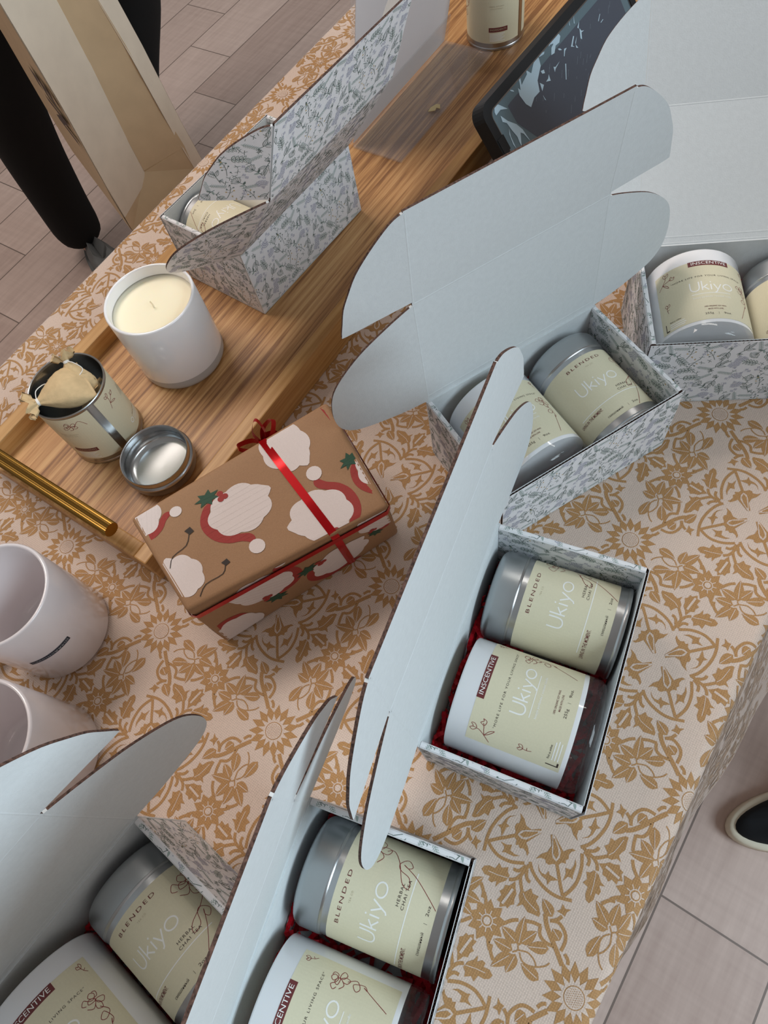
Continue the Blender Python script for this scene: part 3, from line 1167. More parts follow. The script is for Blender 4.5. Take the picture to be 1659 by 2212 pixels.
    for sg in (1, -1):
        for E, ll, yo, nm in ((e1, L1, 0, 'side_flap'), (e2, L2, L1, 'dust_flap')):
            pts = catmull([(p[0] * U * 1.05, p[1] * ll) for p in E], 3)
            pts = [(sg * p[0], p[1]) for p in pts]
            if sg < 0:
                pts = pts[::-1]
            if nm == 'dust_flap':
                o = panel(nm, pts, lid, (sg * (U - g), L1, 0), (0, -sg * radians(5), 0), (.02 * sg, .01))
            else:
                o = panel(nm, pts, lid, (sg * (U - g), 0, 0), (0, -sg * radians(4), 0), (.01 * sg, .03))
    return root


def set_box(root, x, y, yaw, z, th1, th2, label, group, b1=0, b2=0):
    root.location = (x, y, z)
    root.rotation_euler = (0, 0, yaw)
    tag(root, label, 'gift box', group)
    lid = [c for c in root.children if c.name.startswith('lid')][0]
    lid.rotation_euler = (radians(th1), 0, 0)
    for c in lid.children:
        if c.name.startswith('tuck'):
            c.rotation_euler = (radians(th2 - th1), 0, 0)
        elif c.name.startswith('dust'):
            sg = 1 if c.location.x > 0 else -1
            c.rotation_euler = (Matrix.Rotation(radians(th2 - th1), 3, 'X') @ Matrix.Rotation(-sg * radians(b2), 3, 'Y')).to_euler()
        else:
            sg = 1 if c.location.x > 0 else -1
            c.rotation_euler = (0, -sg * radians(b1), 0)


BXS = {
    'A': (-.0232, .6023, -2.4698, .0180, 51.7, 66.7, 'open floral print box on the wooden tray, seen from behind, beside the lit-white candle'),
    'B': (.1491, .2814, .2593, .0004, 88, 93.7, 'open floral box with the tall pale lid, nearest the tablet, holding candle and tin'),
    'C': (.0669, .0984, .9119, .0004, 87.5, 91.4, 'open floral box right of the wrapped gift, candle and tin nested in red paper'),
    'D': (-.0998, -.0393, .9603, .0004, 100.3, 99, 'open floral box at the bottom centre, partly cut off by the lower edge'),
    'E': (-.2408, -.0128, .6285, .0004, 91.7, 91.7, 'open floral box at the lower left in the shade, with the big grey lid'),
    'F': (.3298, .3224, -.3214, .0004, 41, 50, 'open floral box at the right edge with its white lid leaning far back'),
}
BXS['A'] = BXS['A'][:6] + ('open floral print box standing on the wooden tray, seen from behind its leaning lid',)
BEND = {'A': (25, 46), 'B': (-6, -3), 'C': (2, 3), 'D': (3, 3), 'E': (2, 3), 'F': (10, 16)}
proto = make_box()
for i, k in enumerate('ABCDEF'):
    r = proto if i == 0 else None
    BOXES[k] = r
for k in 'BCDEF':
    BOXES[k] = copy_tree(proto)
for k in 'ABCDEF':
    b = BXS[k]
    set_box(BOXES[k], b[0], b[1], b[2], b[3], b[4], b[5], b[6], 'open floral gift boxes', *BEND[k])


def box_matrix(k):
    b = BXS[k]
    return Matrix.Translation((b[0], b[1], b[3])) @ Matrix.Rotation(b[2], 4, 'Z')
# ---------------------------------------------------------------- labels
def ukiyo(F, cx, cy, w, m, h=1, sw=.0008):
    """hand drawn thin lettering: U k i y o"""
    u = w / 4.35
    x0 = cx - w / 2
    H = u * 1.15
    y0 = cy - H * .35

    def P(pts, smooth=3):
        F.line([(x0 + p[0] * u, y0 + p[1] * u) for p in pts], sw * 1.2, m, h, smooth)
    P([(0, 1.2), (0, .45), (.12, .12), (.42, 0), (.72, .12), (.84, .45), (.84, 1.2)], 3)
    P([(1.12, 1.25), (1.12, 0)], 0)
    P([(1.66, .72), (1.14, .32)], 0)
    P([(1.3, .44), (1.74, 0)], 0)
    P([(1.98, .74), (1.98, 0)], 0)
    F.disc(x0 + 1.98 * u, y0 + 1.02 * u, sw * .75, m, h, 8)
    P([(2.26, .74), (2.62, .02)], 0)
    P([(3.0, .74), (2.62, .02), (2.46, -.3), (2.3, -.38)], 0)
    o = [(3.7 + .5 * cos(2 * pi * k / 20), .4 + .4 * sin(2 * pi * k / 20)) for k in range(21)]
    P(o, 0)


def rose(F, cx, cy, sc, m, w, rot=0):
    q = Flat()
    q.line([(-1.0, .1), (-1.25, .5), (-.7, .75), (-.45, .2), (0, -.1), (.5, .25), (.2, .7), (-.25, .5), (0, .05), (.55, -.1), (.8, .35), (.45, .6)], w / sc, m, 1, 5)
    q.line([(-1.2, -.2), (-.8, -.75), (-.2, -.55), (.1, -.1), (-.4, .3), (-.75, 0), (-.2, -.3), (.4, -.35), (.95, -.8), (.5, -1.15), (0, -.7), (.15, -.2)], w / sc, m, 1, 5)
    q.line([(-.3, -.55), (-.55, -1.1), (-.1, -1.5), (.2, -1.0), (.1, -.5)], w / sc, m, 1, 5)
    F.move(q, cx, cy, rot, sc)


def tulips(F, cx, cy, sc, m, w, rot=0):
    q = Flat()
    q.line([(-1.6, -1.3), (-.8, -.3), (-.3, .5), (-.2, 1.0)], w / sc, m, 1, 4)
    q.line([(-.2, 1), (-.7, 1.5), (-.5, 2.0), (-.1, 1.6), (.3, 2.0), (.4, 1.5), (-.1, 1.05), (-.2, 1.6)], w / sc, m, 1, 4)
    q.line([(-.8, -.3), (0, 0), (.6, .2), (.9, .8), (1.3, .4), (1.6, .6), (1.4, 0), (.7, .1), (1.0, .4)], w / sc, m, 1, 4)
    q.line([(-.8, -.3), (-.2, -1), (.5, -1.5), (.1, -.8), (-.8, -.3)], w / sc, m, 1, 4)
    F.move(q, cx, cy, rot, sc)


def bud(F, cx, cy, sc, m, w, rot=0):
    q = Flat()
    q.line([(0, 0), (-.7, .5), (-.4, 1.1), (0, .7), (.5, 1.2), (.7, .5), (0, 0), (.1, .6), (-.3, .8)], w / sc, m, 1, 4)
    q.line([(0, 0), (.1, -.9), (.5, -1.7)], w / sc, m, 1, 3)
    q.line([(.1, -.8), (.7, -.6)], w / sc, m, 1, 0)
    F.move(q, cx, cy, rot, sc)


TLH = .0600


def tin_label(k):
    """label artwork; k scales circumference"""
    F = Flat()
    full = .0322 * 2 * pi
    e = full / 2 - .0035
    F.rect(-e, 0, e, TLH, M_LAB)
    T = lambda a: (1 - a) * TLH
    F.text('BLENDED', -.004, T(.095), .0034, M_MAR, 1, spacing=1.35, width=.031)
    F.text('TEA CO', -.002, T(.175), .0016, M_FAINT, 1, spacing=1.3)
    ukiyo(F, -.005, T(.44), .036, M_WHT)
    F.text('HERBAL', .009, T(.625), .0026, M_INK, 1, spacing=1.2, width=.0125)
    F.text('CHAI TEA', .010, T(.68), .0026, M_INK, 1, spacing=1.15, width=.0165)
    F.line([(-.036, T(.73)), (.024, T(.73))], .0006, M_WHT, 1, 0)
    F.text('LIVING IN THE MOMENT.', -.0285, T(.79), .0036, M_MAR, 1, width=.0225, bold=.01)
    F.text('смешанный', -.0115, T(.925), .0026, M_INK, 1, width=.0135)
    F.text('|', .000, T(.925), .0024, M_INK, 1)
    F.text('2oz', .0065, T(.925), .0026, M_INK, 1, width=.0055)
    rose(F, .029, T(.22), .0078, M_LINE, .00038, .4)
    F.line([(.031, T(.36)), (.033, T(.43)), (.026, T(.52)), (.0155, T(.60)), (.013, T(.68)), (.019, T(.66)), (.022, T(.55)), (.026, T(.53)), (.030, T(.60)), (.0265, T(.66)), (.0245, T(.62)), (.026, T(.57)), (.021, T(.72)), (.0135, T(.88)), (.008, T(.99))], .00038, M_LINE, 1, 4)
    # back of the label, right end: ingredients
    x = .072
    F.text('HERBAL INFUSION', x - .002, T(.36), .0016, M_FAINT, 1, width=.016)
    F.text('LOOSE LEAF TEA BAGS', x - .002, T(.40), .0014, M_FAINT, 1, width=.013)
    F.rect(x - .0105, T(.80), x + .0105, T(.72), M_MAR, 1)
    F.text('INGREDIENTS', x, T(.76), .0030, M_FAINT, 2, width=.018)
    for j in range(7):
        w = .0085 - (j % 3) * .0008
        F.rect(x - .0095, T(.835 + j * .021), x - .0095 + 2 * w, T(.826 + j * .021), M_WHT, 1)
    rose(F, x + .004, T(.16), .0048, M_LINE, .0004, 1.2)
    F.line([(x + .008, T(.2)), (x + .014, T(.1)), (x + .0185, T(.22))], .0004, M_LINE, 1, 4)
    # left end
    x = -.083
    tulips(F, x, T(.2), .0042, M_LINE, .0004, .3)
    for j in range(5):
        F.text('смешанный', x + .016 + j * .0022, T(.36 + .02 * j), .0018, M_INK, 1, width=.010, rot=radians(60))
    ring = [(x + .004 + .0022 * cos(2 * pi * q / 12), T(.82) + .0022 * sin(2 * pi * q / 12)) for q in range(13)]
    F.line(ring, .0008, M_WHT, 1, 0)
    F.text('Find us online:', x + .014, T(.78), .0020, M_INK, 1)
    for j in range(3):
        F.rect(x + .008, T(.83 + j * .035), x + .022, T(.82 + j * .035), M_WHT, 1)
    return F


CLH = .0600


def candle_label():
    F = Flat()
    F.rect(-.041, 0, .041, CLH, M_LAB)
    T = lambda a: (1 - a) * CLH
    F.rect(-.0125, T(.078), .0195, T(-.004), M_MAR, 1)
    F.text('INSCENTIVE', .0035, T(.036), .0042, M_WHT, 2, width=.0275)
    F.text('"MORE LIFE FOR YOUR LIVING SPACE"', .0015, T(.265), .0021, M_INK, 1, spacing=1.25, width=.058)
    ukiyo(F, .003, T(.46), .0335, M_WHT)
    F.line([(-.0135, T(.565)), (.016, T(.565))], .0005, M_WHT, 1, 0)
    F.text('bougie parfumée / scented candle', .0015, T(.625), .0021, M_WHT, 1, width=.029, bold=.01)
    F.text('100% ORGANIC SOY WAX.', .002, T(.79), .0018, M_MAR, 1, width=.0165, bold=.01)
    F.text('MADE WITH LOVE.', .002, T(.835), .0018, M_MAR, 1, width=.0115, bold=.01)
    F.text('255g', -.0035, T(.905), .0026, M_INK, 1, width=.0062)
    F.text('|', .0035, T(.905), .0024, M_INK, 1)
    F.text('9oz.', .0105, T(.905), .0026, M_INK, 1, width=.0062)
    tulips(F, -.031, T(.17), .0043, M_LINE, .00036, -.1)
    rose(F, .0305, T(.40), .0050, M_LINE, .00036, .3)
    F.line([(.031, T(.50)), (.034, T(.58)), (.030, T(.63)), (.0275, T(.60)), (.031, T(.56)), (.033, T(.66)), (.0305, T(.70)), (.032, T(.66)), (.028, T(.78)), (.0235, T(.93))], .00036, M_LINE, 1, 4)
    bud(F, .0355, T(.09), .0026, M_LINE, .00032, .3)
    bud(F, -.0335, T(.6), .0030, M_LINE, .00032, -.2)
    F.rect(-.0375, T(.97), -.0368, T(.85), M_INK, 1)
    F.rect(-.0375, T(.98), -.0345, T(.962), M_INK, 1)
    F.text('Find us online:', -.0285, T(.86), .0019, M_INK, 1, width=.0095, bold=.01)
    for j in range(3):
        F.rect(-.0335, T(.905 + j * .03), -.0215 + .001 * (j % 2), T(.893 + j * .03), M_WHT, 1)
    return F


def wrap_on(mb, F, r, z0, phi0, rs=None):
    k = 1.0

    def f(s, t, h):
        a = phi0 + s * k / r
        return ((r + h) * cos(a), (r + h) * sin(a), z0 + t)
    F.emit(mb, f, (.0022, None), base=.00012, lay=.00006)


_tl = tin_label(1)
_cl = candle_label()


def make_tin(closed=True, r=.0322, hb=.0745, phi0=-pi / 2, sc=1.0):
    root = empty('tea_tin', (0, 0, 0))
    mb = MB()
    w = .0007
    mb.lathe([(0.0001, .0016), (r - .004, .0016), (r - .003, .0004), (r + .0004, .0002), (r + .0008, .0012), (r + .0006, .0026), (r, .0034), (r, hb - .0022), (r + .0006, hb - .0016), (r + .0008, hb - .0006), (r + .0002, hb), (r - w, hb - .0005), (r - w, hb - .003, M_TINI), (r - w - .0001, .0030, M_TINI), (0.0001, .0028, M_TINI)], M_TIN, 72)
    # welded seam on the back
    a = phi0 + pi
    mb.box((r - .0003, -.0022, .004), (r + .0002, .0022, hb - .002), M_TIN, Matrix.Rotation(a, 4, 'Z'))
    sharp(mb.build('body', root))
    mb = MB()
    wrap_on(mb, FS(_tl, r / .0322), r, .0085, phi0)
    mb.build('label', root, weld=False)
    if closed:
        mb = MB()
        lid_prof(mb, r + .0009, .0185, hb - .0008)
        sharp(mb.build('lid', root), 50)
    return root


def FS(F, k):
    if abs(k - 1) < 1e-6:
        return F
    G = Flat()
    G.p = [([(p[0] * k, p[1] * k) for p in pts], m, h) for pts, m, h in F.p]
    return G


def lid_prof(mb, r, h, z):
    pr = [(r - .0006, 0), (r, .0004), (r, h - .006)]
    for k in range(1, 7):
        a = k / 6 * pi / 2
        pr.append((r - .006 + .006 * cos(a), h - .006 + .006 * sin(a)))
    pr += [(r - .010, h - .0002), (r - .012, h - .0010), (.0001, h - .0010)]
    mb.lathe(pr, M_TINL, 72, z)
    mb.lathe([(.0001, h - .0018), (r - .009, h - .0016), (r - .002, h - .006), (r - .0007, 0), (r - .0006, 0)], M_TINL, 72, z)


def make_candle(r=.038, h=.089, label=True, phi0=-pi / 2, glass=None):
    root = empty('jar_candle', (0, 0, 0))
    bz = .0125
    mb = MB()
    tk = .0030
    # painted jar wall
    pr = [(r, bz), (r, h - .0015), (r - .0005, h - .0004), (r - tk * .5, h), (r - tk + .0005, h - .0004), (r - tk, h - .0016), (r - tk, bz + .004), (r - tk - .003, bz + .0012), (.0001, bz + .0006)]
    mb.lathe(pr, M_JAR, 80)
    mb.lathe([(.0001, bz), (r, bz)], M_JAR, 80)
    sharp(mb.build('jar', root), 60)
    mb = MB()
    b = bz - .0002
    pr = [(.0001, .0022), (r * .62, .0016), (r * .80, .0002), (r - .005, 0), (r - .0022, .0010), (r - .0006, .0034), (r, .0065), (r, b), (.0001, b)]
    mb.lathe(pr, glass or M_GLASS, 80)
    sharp(mb.build('glass_base', root), 60)
    mb = MB()
    wz = h - .0125
    ri = r - tk - .00005
    mb.lathe([(ri, bz + .005), (ri, wz + .0016), (ri - .001, wz + .0004), (ri - .003, wz), (.012, wz), (.005, wz - .0004), (.0001, wz + .0002)], M_WAX, 64)
    mb.build('wax', root)
    mb = MB()
    mb.tube([(0, 0, wz - .001), (.0003, .0002, wz + .004), (-.0006, .0006, wz + .0075)], .0007, M_WICK, 6)
    mb.build('wick', root)
    if label:
        mb = MB()
        wrap_on(mb, _cl, r, bz + .003, phi0)
        mb.build('label', root, weld=False)
    return root


ZT = .0176
tin_closed = make_tin(True)
candle_lab = make_candle()
ITEMS = []


def lay(root, k, x, y, z, roll=0, tilt=0, first=False):
    o = root if first else copy_tree(root)
    M = box_matrix(k) @ Matrix.Translation((x, y, z)) @ Matrix.Rotation(radians(-90 + tilt), 4, 'X') @ Matrix.Rotation(radians(roll), 4, 'Z')
    o.location = M.to_translation()
    o.rotation_euler = M.to_euler()
    return o


LT = {
    'A': 'closed cream-labelled tea tin in the box standing on the wooden tray',
    'B': 'closed tea tin lying right of the candle in the box nearest the tablet',
    'C': 'closed tea tin beside a candle in the box right of the wrapped gift',
    'D': 'closed tea tin half under a pointed lid flap in the bottom centre box',
    'E': 'closed tea tin lying in the shaded box at the lower left',
    'F': 'closed tea tin cut off by the right edge, in the box with the white lid'}
LC = {
    'A': 'white jar candle lying hidden behind the lid of the box on the tray',
    'B': 'white labelled jar candle partly behind a lid flap in the box nearest the tablet',
    'C': 'white labelled jar candle on red crinkle paper in the box right of the wrapped gift',
    'D': 'white labelled jar candle cut off at the bottom edge of the bottom centre box',
    'E': 'white labelled jar candle at the very lower left in the shaded box',
    'F': 'white labelled jar candle in the box at the right edge with the white lid'}
POSN = {  # candle x, y, z, roll, tilt ; tin x, y, z, roll, tilt
    'B': ((-.0310, -.0470, .0425, -6, 1), (.0425, -.0470, .0385, 4, 2)),
    'C': ((-.0325, -.0480, .0440, 8, 0), (.0430, -.0480, .0390, 6, 0)),
    'D': ((-.0325, -.0480, .0440, 6, 0), (.0425, -.0480, .0390, -4, 0)),
    'E': ((-.0325, -.0480, .0440, 2, 0), (.0425, -.0480, .0390, 4, 0)),
    'F': ((-.0320, -.0480, .0440, 0, 0), (.0430, -.0480, .0390, 10, 0)),
    'A': ((-.0325, -.0480, .0440, 0, 0), (.0425, -.0480, .0390, 10, 0)),
}
ft = True
for k in 'CBDEFA':
    c, t = POSN[k]
    o = lay(candle_lab, k, *c, first=ft)
    tag(o, LC[k], 'candle', 'labelled jar candles lying in the gift boxes')
    o = lay(tin_closed, k, *t, first=ft)
    tag(o, LT[k], 'tea tin', 'closed tea tins lying in the gift boxes')
    ft = False

# ---------------------------------------------------------------- red crinkle paper
def crinkle(seed):
    rd = random.Random(seed)
    mb = MB()
    for i in range(330):
        x = rd.uniform(-BL / 2 + .010, BL / 2 - .010)
        y = rd.uniform(-BW / 2 + .008, BW / 2 - .008)
        # low between the jars, higher along the walls and in the gap
        front = i > 230
        if front:
            y = rd.uniform(-.050, -.034)
        elif i > 110:
            if i % 3:
                y = rd.uniform(.040, .050)
            else:
                x = rd.uniform(-.074, -.066)
        edge = max(0, y - .036) / .010 + max(0, -.045 - y) / .006 * .25 + max(0, -.060 - x) / .01 * .8 + (.4 if abs(x - .006) < .005 else 0)
        z = .0030 + rd.uniform(0, 1) * (.0020 + .034 * min(1, edge))
        if front:
            q0 = abs(x + .0325) if x < .006 else abs(x - .0425)
            z = .003 + .9 * max(0, (.006 if q0 < .012 else .006 + (q0 - .012) * .55)) * rd.uniform(.3, 1)
        a = rd.uniform(0, 2 * pi)
        tp = rd.uniform(-.5, .5) * (1 if edge > .2 else .12)
        cur = rd.uniform(-60, 60)
        n = rd.randint(8, 15)
        w = .0014
        st = .0026
        rows = []
        p = Vector((x, y, z))
        for q in range(n):
            d = Vector((cos(a), sin(a), tp))
            s_ = Vector((-sin(a), cos(a), .2)) * w
            up = Vector((0, 0, .0013 if q % 2 else -.0005))
            c = p + up
            c.x = min(max(c.x, -BL / 2 + .0065), BL / 2 - .0065)
            c.y = min(max(c.y, -BW / 2 + .0045), BW / 2 - .004)
            c.z = min(max(c.z, .0025), .046)
            rows.append([c - s_, c + s_])
            p = p + d * st
            a += radians(cur) * .12
        mb.grid(rows, M_RED, False)
    return mb


CR = {'A': 'red crinkle paper in the box standing on the tray', 'B': 'red crinkle paper peeking out in the box nearest the tablet', 'C': 'red crinkle paper around the jars in the box right of the wrapped gift',
      'D': 'dark red crinkle paper in the bottom centre box', 'E': 'red crinkle paper in the shaded lower left box', 'F': 'red crinkle paper in the box at the right edge'}
cr0 = crinkle(3).build('crinkle_paper', weld=False)
for k in 'CABDEF':
    o = cr0 if k == 'C' else cr0.copy()
    if o is not cr0:
        COL.objects.link(o)
    M = box_matrix(k)
    o.location = M.to_translation()
    o.rotation_euler = M.to_euler()
    tag(o, CR[k], 'crinkle paper', kind='stuff')

# ---------------------------------------------------------------- serving tray
RU0, RN0, RN1, RW, RH = .0307, .3342, .5556, .0141, .0358
RU1 = 1.02
tr = empty('serving_tray', W(0, 0, 0), TA, 'long wooden serving tray with low rails and a ribbed brass handle', 'tray')
mb = MB()
mb.box((RU0 + RW, RN0 + RW, .004), (RU1 - RW, RN1 - RW, ZT), M_WOOD)
mb.build('base_board', tr)


def beam(a, b, z0, z1, along):
    mb = MB()
    mb.box(a + (z0,), b + (z1,), M_WRAIL)
    o = mb.build('rail', tr)
    bv = o.modifiers.new('bevel', 'BEVEL')
    bv.width = .0012
    bv.segments = 2
    return o


beam((RU0, RN0), (RU1, RN0 + RW), 0.0004, RH, 0)
beam((RU0, RN1 - RW), (RU1, RN1), 0.0004, RH, 0)
beam((RU0, RN0 + RW + .0001), (RU0 + RW, RN1 - RW - .0001), 0.0004, RH - .0006, 1)
beam((RU1 - RW, RN0 + RW + .0001), (RU1, RN1 - RW - .0001), 0.0004, RH - .0006, 1)
for uc in (RU0 + RW / 2, RU1 - RW / 2):
    mb = MB()
    r, zc = .0062, .0585
    n0, n1 = .3640, .5260
    seg = 48
    prof = [(r * (1 + (.05 if k % 2 else -.03)) * cos(2 * pi * k / seg), r * (1 + (.05 if k % 2 else -.03)) * sin(2 * pi * k / seg)) for k in range(seg)]
    rows = [[(uc + p[0], n, zc + p[1]) for p in prof] for n in (n0, n1)]
    mb.grid(rows, M_BRASS, False, True)
    mb.face(rows[0], M_BRASS)
    mb.face(rows[1][::-1], M_BRASS)
    h = mb.build('handle', tr)
    for n in (n0 + .022, n1 - .022):
        mb = MB()
        mb.tube([(uc, n, RH - .0008), (uc, n, RH + .002), (uc, n, RH + .004), (uc, n, zc)], [.0058, .0055, .0036, .0034], M_BRASS, 20)
        mb.build('handle_post', h)

# ---------------------------------------------------------------- things on the tray
c = make_candle(.0415, .081, False, glass=M_GLASSW)
c.location = (-.1409, .4898, ZT + .0002)
tag(c, 'large unlabelled white jar candle with cream wax standing on the tray', 'candle')

ot = make_tin(False, r=.0334, hb=.0745, phi0=radians(122))
ot.location = (-.2242, .4280, ZT + .0001)
tag(ot, 'open tea tin on the tray, stuffed with tied tea bags', 'tea tin')
bt = make_tin(True, r=.0334, hb=.0745, phi0=radians(128))
bt.location = (.3008, .8340, ZT + .0001)
tag(bt, 'tea tin standing upright on the tray beside the acrylic sign holder', 'tea tin')

# upturned tin lid
mb = MB()
R = .0322
mb.lathe([(.0001, .0006), (R - .006, .0006), (R - .003, .0014), (R - .0008, .0034), (R, .006), (R, .0125), (R + .0009, .0138), (R + .0006, .0152), (R - .0012, .0162), (R - .0012, .0212), (R - .0016, .0222), (R - .0024, .0218), (R - .0026, .0205),
          (R - .0026, .0150, M_TINI), (R - .0018, .0135, M_TINI), (R - .0018, .0060, M_TINI), (R - .004, .0030, M_TINI), (R - .008, .0016, M_TINI), (.0001, .0014, M_TINI)], M_TIN, 80)
o = mb.build('tin_lid', loc=(-.1770, .3708, ZT + .0001))
sharp(o, 60)
tag(o, 'round silver tin lid lying open side up beside the open tin', 'tin lid')


# tea bags
def teabag(seed, loc, rot, label, sc=1.0):
    rd = random.Random(seed)
    root = empty('tea_bag', loc, 0, label, 'tea bag', 'tied tea bags in the open tin', rot)
    mb = MB()
    # pouch: wide wedge gathered to a neck at x = 0, ruffled tail beyond
    n, m = 22, 28
    rows = []
    for i in range(n + 1):
        t = i / n
        x = (-.010 + .046 * t) * sc
        if t < .18:
            k = .0095 * (1 - t / .18) + .0022
            fl = .32
        else:
            q = (t - .18) / .82
            k = .0022 + .0165 * sin(min(1, q * 1.25) * pi / 2) * (1 if q < .75 else 1)
            fl = .62 * (1 - q ** 3) + .03
        row = []
        for j in range(m):
            a = 2 * pi * j / m
            wv = 1 + (.28 if t < .2 else .10 * (1 - t)) * sin(a * 7 + rd.uniform(-.3, .3) + t * 3) + rd.uniform(-.03, .03)
            row.append((x + (.003 * sin(a * 5) if t < .1 else 0), k * sc * wv * cos(a), k * sc * fl * wv * sin(a)))
        rows.append(row)
    mb.grid(rows, M_TEAB, True, True)
    mb.face(rows[-1][::-1], M_TEAB)
    mb.build('pouch', root)
    mb = MB()
    x = (-.010 + .046 * .18) * sc
    for q in range(3):
        ring = [(x + (q - 1) * .0007, .0027 * sc * cos(2 * pi * k / 14), .0022 * sc * sin(2 * pi * k / 14)) for k in range(15)]
        mb.tube(ring, .00045, M_STR, 6, False)
    tail = catmull([(x, .002, .0015), (x + .003, .008, .004), (x + .010, .012, .003), (x + .014, .008, .006)], 5)
    mb.tube([tuple(v * 1 for v in p) for p in tail], .0004, M_STR, 6)
    mb.build('string', root)
    return root


tx, ty, tz = -.2242, .4280, ZT + .0745
teabag(1, (tx - .0200, ty - .0135, tz + .0045), (radians(4), radians(9), radians(20)), 'front tea bag with its gathered neck hanging over the tin rim', 1.15)
teabag(2, (tx + .0060, ty + .0165, tz + .006), (radians(20), radians(48), radians(-80)), 'tea bag with its knotted tuft sticking up at the back of the open tin', .9)
teabag(4, (tx - .010, ty + .010, tz - .010), (radians(-30), radians(20), radians(-10)), 'tea bag half buried behind the front bag in the open tin', .85)
teabag(7, (tx + .018, ty - .002, tz - .013), (radians(10), radians(60), radians(150)), 'tea bag pressed against the right side inside the open tin', .8)

# acrylic sign holder
u0, u1, n0_, n1_ = .5380, .7420, .4100, .4710
hd = empty('sign_holder', W(0, 0, ZT), TA, 'clear acrylic slanted sign holder with a white sheet seen from behind', 'sign holder')
mb = MB()
mb.box((u0, n0_, .0003), (u1, n1_ + .003, .0025), M_ACR)
mb.build('base_plate', hd)
lean = radians(13)
Rm = Matrix.Translation((0, n1_ + .002, .0026)) @ Matrix.Rotation(lean, 4, 'X')
HH = .27
for nm, y, t, hh in (('holding_lip', -.0002, .0016, .032), ('display_panel', .0036, .0024, HH)):
    mb = MB()
    mb.box((u0, y, 0), (u1, y + t, hh), M_ACR, Rm)
    mb.build(nm, hd)
mb = MB()
mb.box((u0 + .003, .0022, .0010), (u1 - .003, .0030, HH - .004), M_SHEET, Rm)
tag(mb.build('paper_sheet', loc=W(0, 0, ZT), rot=(0, 0, TA)), 'blank white back of the paper sheet held in the acrylic sign holder', 'paper')
# torn paper scrap
mb = MB()
pts = [(-.010, -.001), (-.002, -.004), (.001, -.001), (.004, -.0045), (.007, .001), (.004, .004), (-.004, .003)]
mb.prism(pts, 0, .0006, M_DRY, M_DRY, M_DRY, Matrix.Rotation(.12, 4, 'X'))
tag(mb.build('paper_scrap', loc=(.1924, .7301, ZT + .004), rot=(0, 0, .2)), 'small torn beige paper scrap on the clear base of the sign holder', 'paper scrap')


# ---------------------------------------------------------------- mugs
def make_mug():
    root = empty('mug', (0, 0, 0))
    r, h, t = .0412, .0932, .0034
    mb = MB()
    pr = [(.0001, .0024), (r - .010, .0022), (r - .008, .0004), (r - .004, .0002), (r - .0012, .0018), (r, .0050), (r, h - .0018), (r - .0007, h - .0004), (r - t / 2, h), (r - t + .0007, h - .0004), (r - t, h - .0018), (r - t, .012), (r - t - .0015, .0075), (r - t - .006, .0050), (.0001, .0046)]
    mb.lathe(pr, M_MUG, 80)
    sharp(mb.build('body', root), 70)
    mb = MB()
    pts = catmull([(-r + .001, 0, .074), (-r - .014, 0, .0775), (-r - .026, 0, .062), (-r - .026, 0, .040), (-r - .014, 0, .022), (-r + .001, 0, .024)], 6)
    mb.tube(pts, .0052, M_MUG, 14)
    mb.build('handle', root)
    return root


mg = make_mug()
mg.location = (-.2882, .2531, .0003)
tag(mg, 'white ceramic mug with a small dark printed strip, beside the tray handle', 'mug', 'white mugs at the left edge')
mg2 = copy_tree(mg)
mg2.location = (-.3045, .1524, .0003)
mg2.rotation_euler = (0, 0, .25)
tag(mg2, 'white ceramic mug behind the grey box lid, nearer the bottom left', 'mug', 'white mugs at the left edge')
mb = MB()
F = Flat()
F.rect(-.0170, -.0023, .0170, .0023, M_NAVY)
F.text('смешанный', 0, 0, .0040, M_NAVT, 1, width=.0315)
wrap_on(mb, F, .0412, .0474, radians(-68.5))
mb.build('printed_strip', mg, weld=False)

# ---------------------------------------------------------------- wrapped gift
G8 = [Vector(p) for p in ((-.1780, .2770, .003), (-.0120, .3250, .003), (.0070, .2460, .0008), (-.1530, .1985, .0008),
                          (-.1815, .2803, .0950), (-.0169, .3286, .0950), (.0044, .2302, .0835), (-.1537, .1986, .0835))]
g = empty('wrapped_gift', (-.085, .262, 0), 0, 'box-shaped gift in brown holiday wrapping paper tied with thin red ribbon', 'gift')
off = Vector((-.085, .262, 0))
G8 = [p - off for p in G8]
def bil(a, b, c, d, lx, ly):
    """a,b top edge, d,c bottom edge; x along a->b, y from a to d; outward normal"""
    n = (b - a).cross(a - d).normalized()

    def f(x, y, h):
        s, t = x / lx, -y / ly
        p = a * (1 - s) * (1 - t) + b * s * (1 - t) + c * s * t + d * (1 - s) * t
        e = min(s, 1 - s, t, 1 - t)
        return p + n * (h + (0 if e > .05 else -.0006 * (1 - e / .05)))
    return f


mb = MB()
cen = sum(G8, Vector()) / 8
for f in ((0, 1, 2, 3), (4, 5, 6, 7), (0, 3, 7, 4), (1, 2, 6, 5), (0, 1, 5, 4), (3, 2, 6, 7)):
    P = [G8[i] for i in f]
    nrm = (P[1] - P[0]).cross(P[3] - P[0])
    c = sum(P, Vector()) / 4
    if nrm.dot(c - cen) < 0:
        P = [P[0], P[3], P[2], P[1]]
    n = 10
    rows = [[P[0] * (1 - s / n) * (1 - t / n) + P[1] * (s / n) * (1 - t / n) + P[2] * (s / n) * (t / n) + P[3] * (1 - s / n) * (t / n) for s in range(n + 1)] for t in range(n + 1)]
    mb.grid(rows, M_KGIFT, True)
o = mb.build('wrapping', g, weld=False)
bm = bmesh.new()
bm.from_mesh(o.data)
bmesh.ops.remove_doubles(bm, verts=bm.verts, dist=1e-5)
bm.to_mesh(o.data)
bm.free()
bv = o.modifiers.new('bevel', 'BEVEL')
bv.width = .0035
bv.segments = 3
bv.limit_method = 'ANGLE'
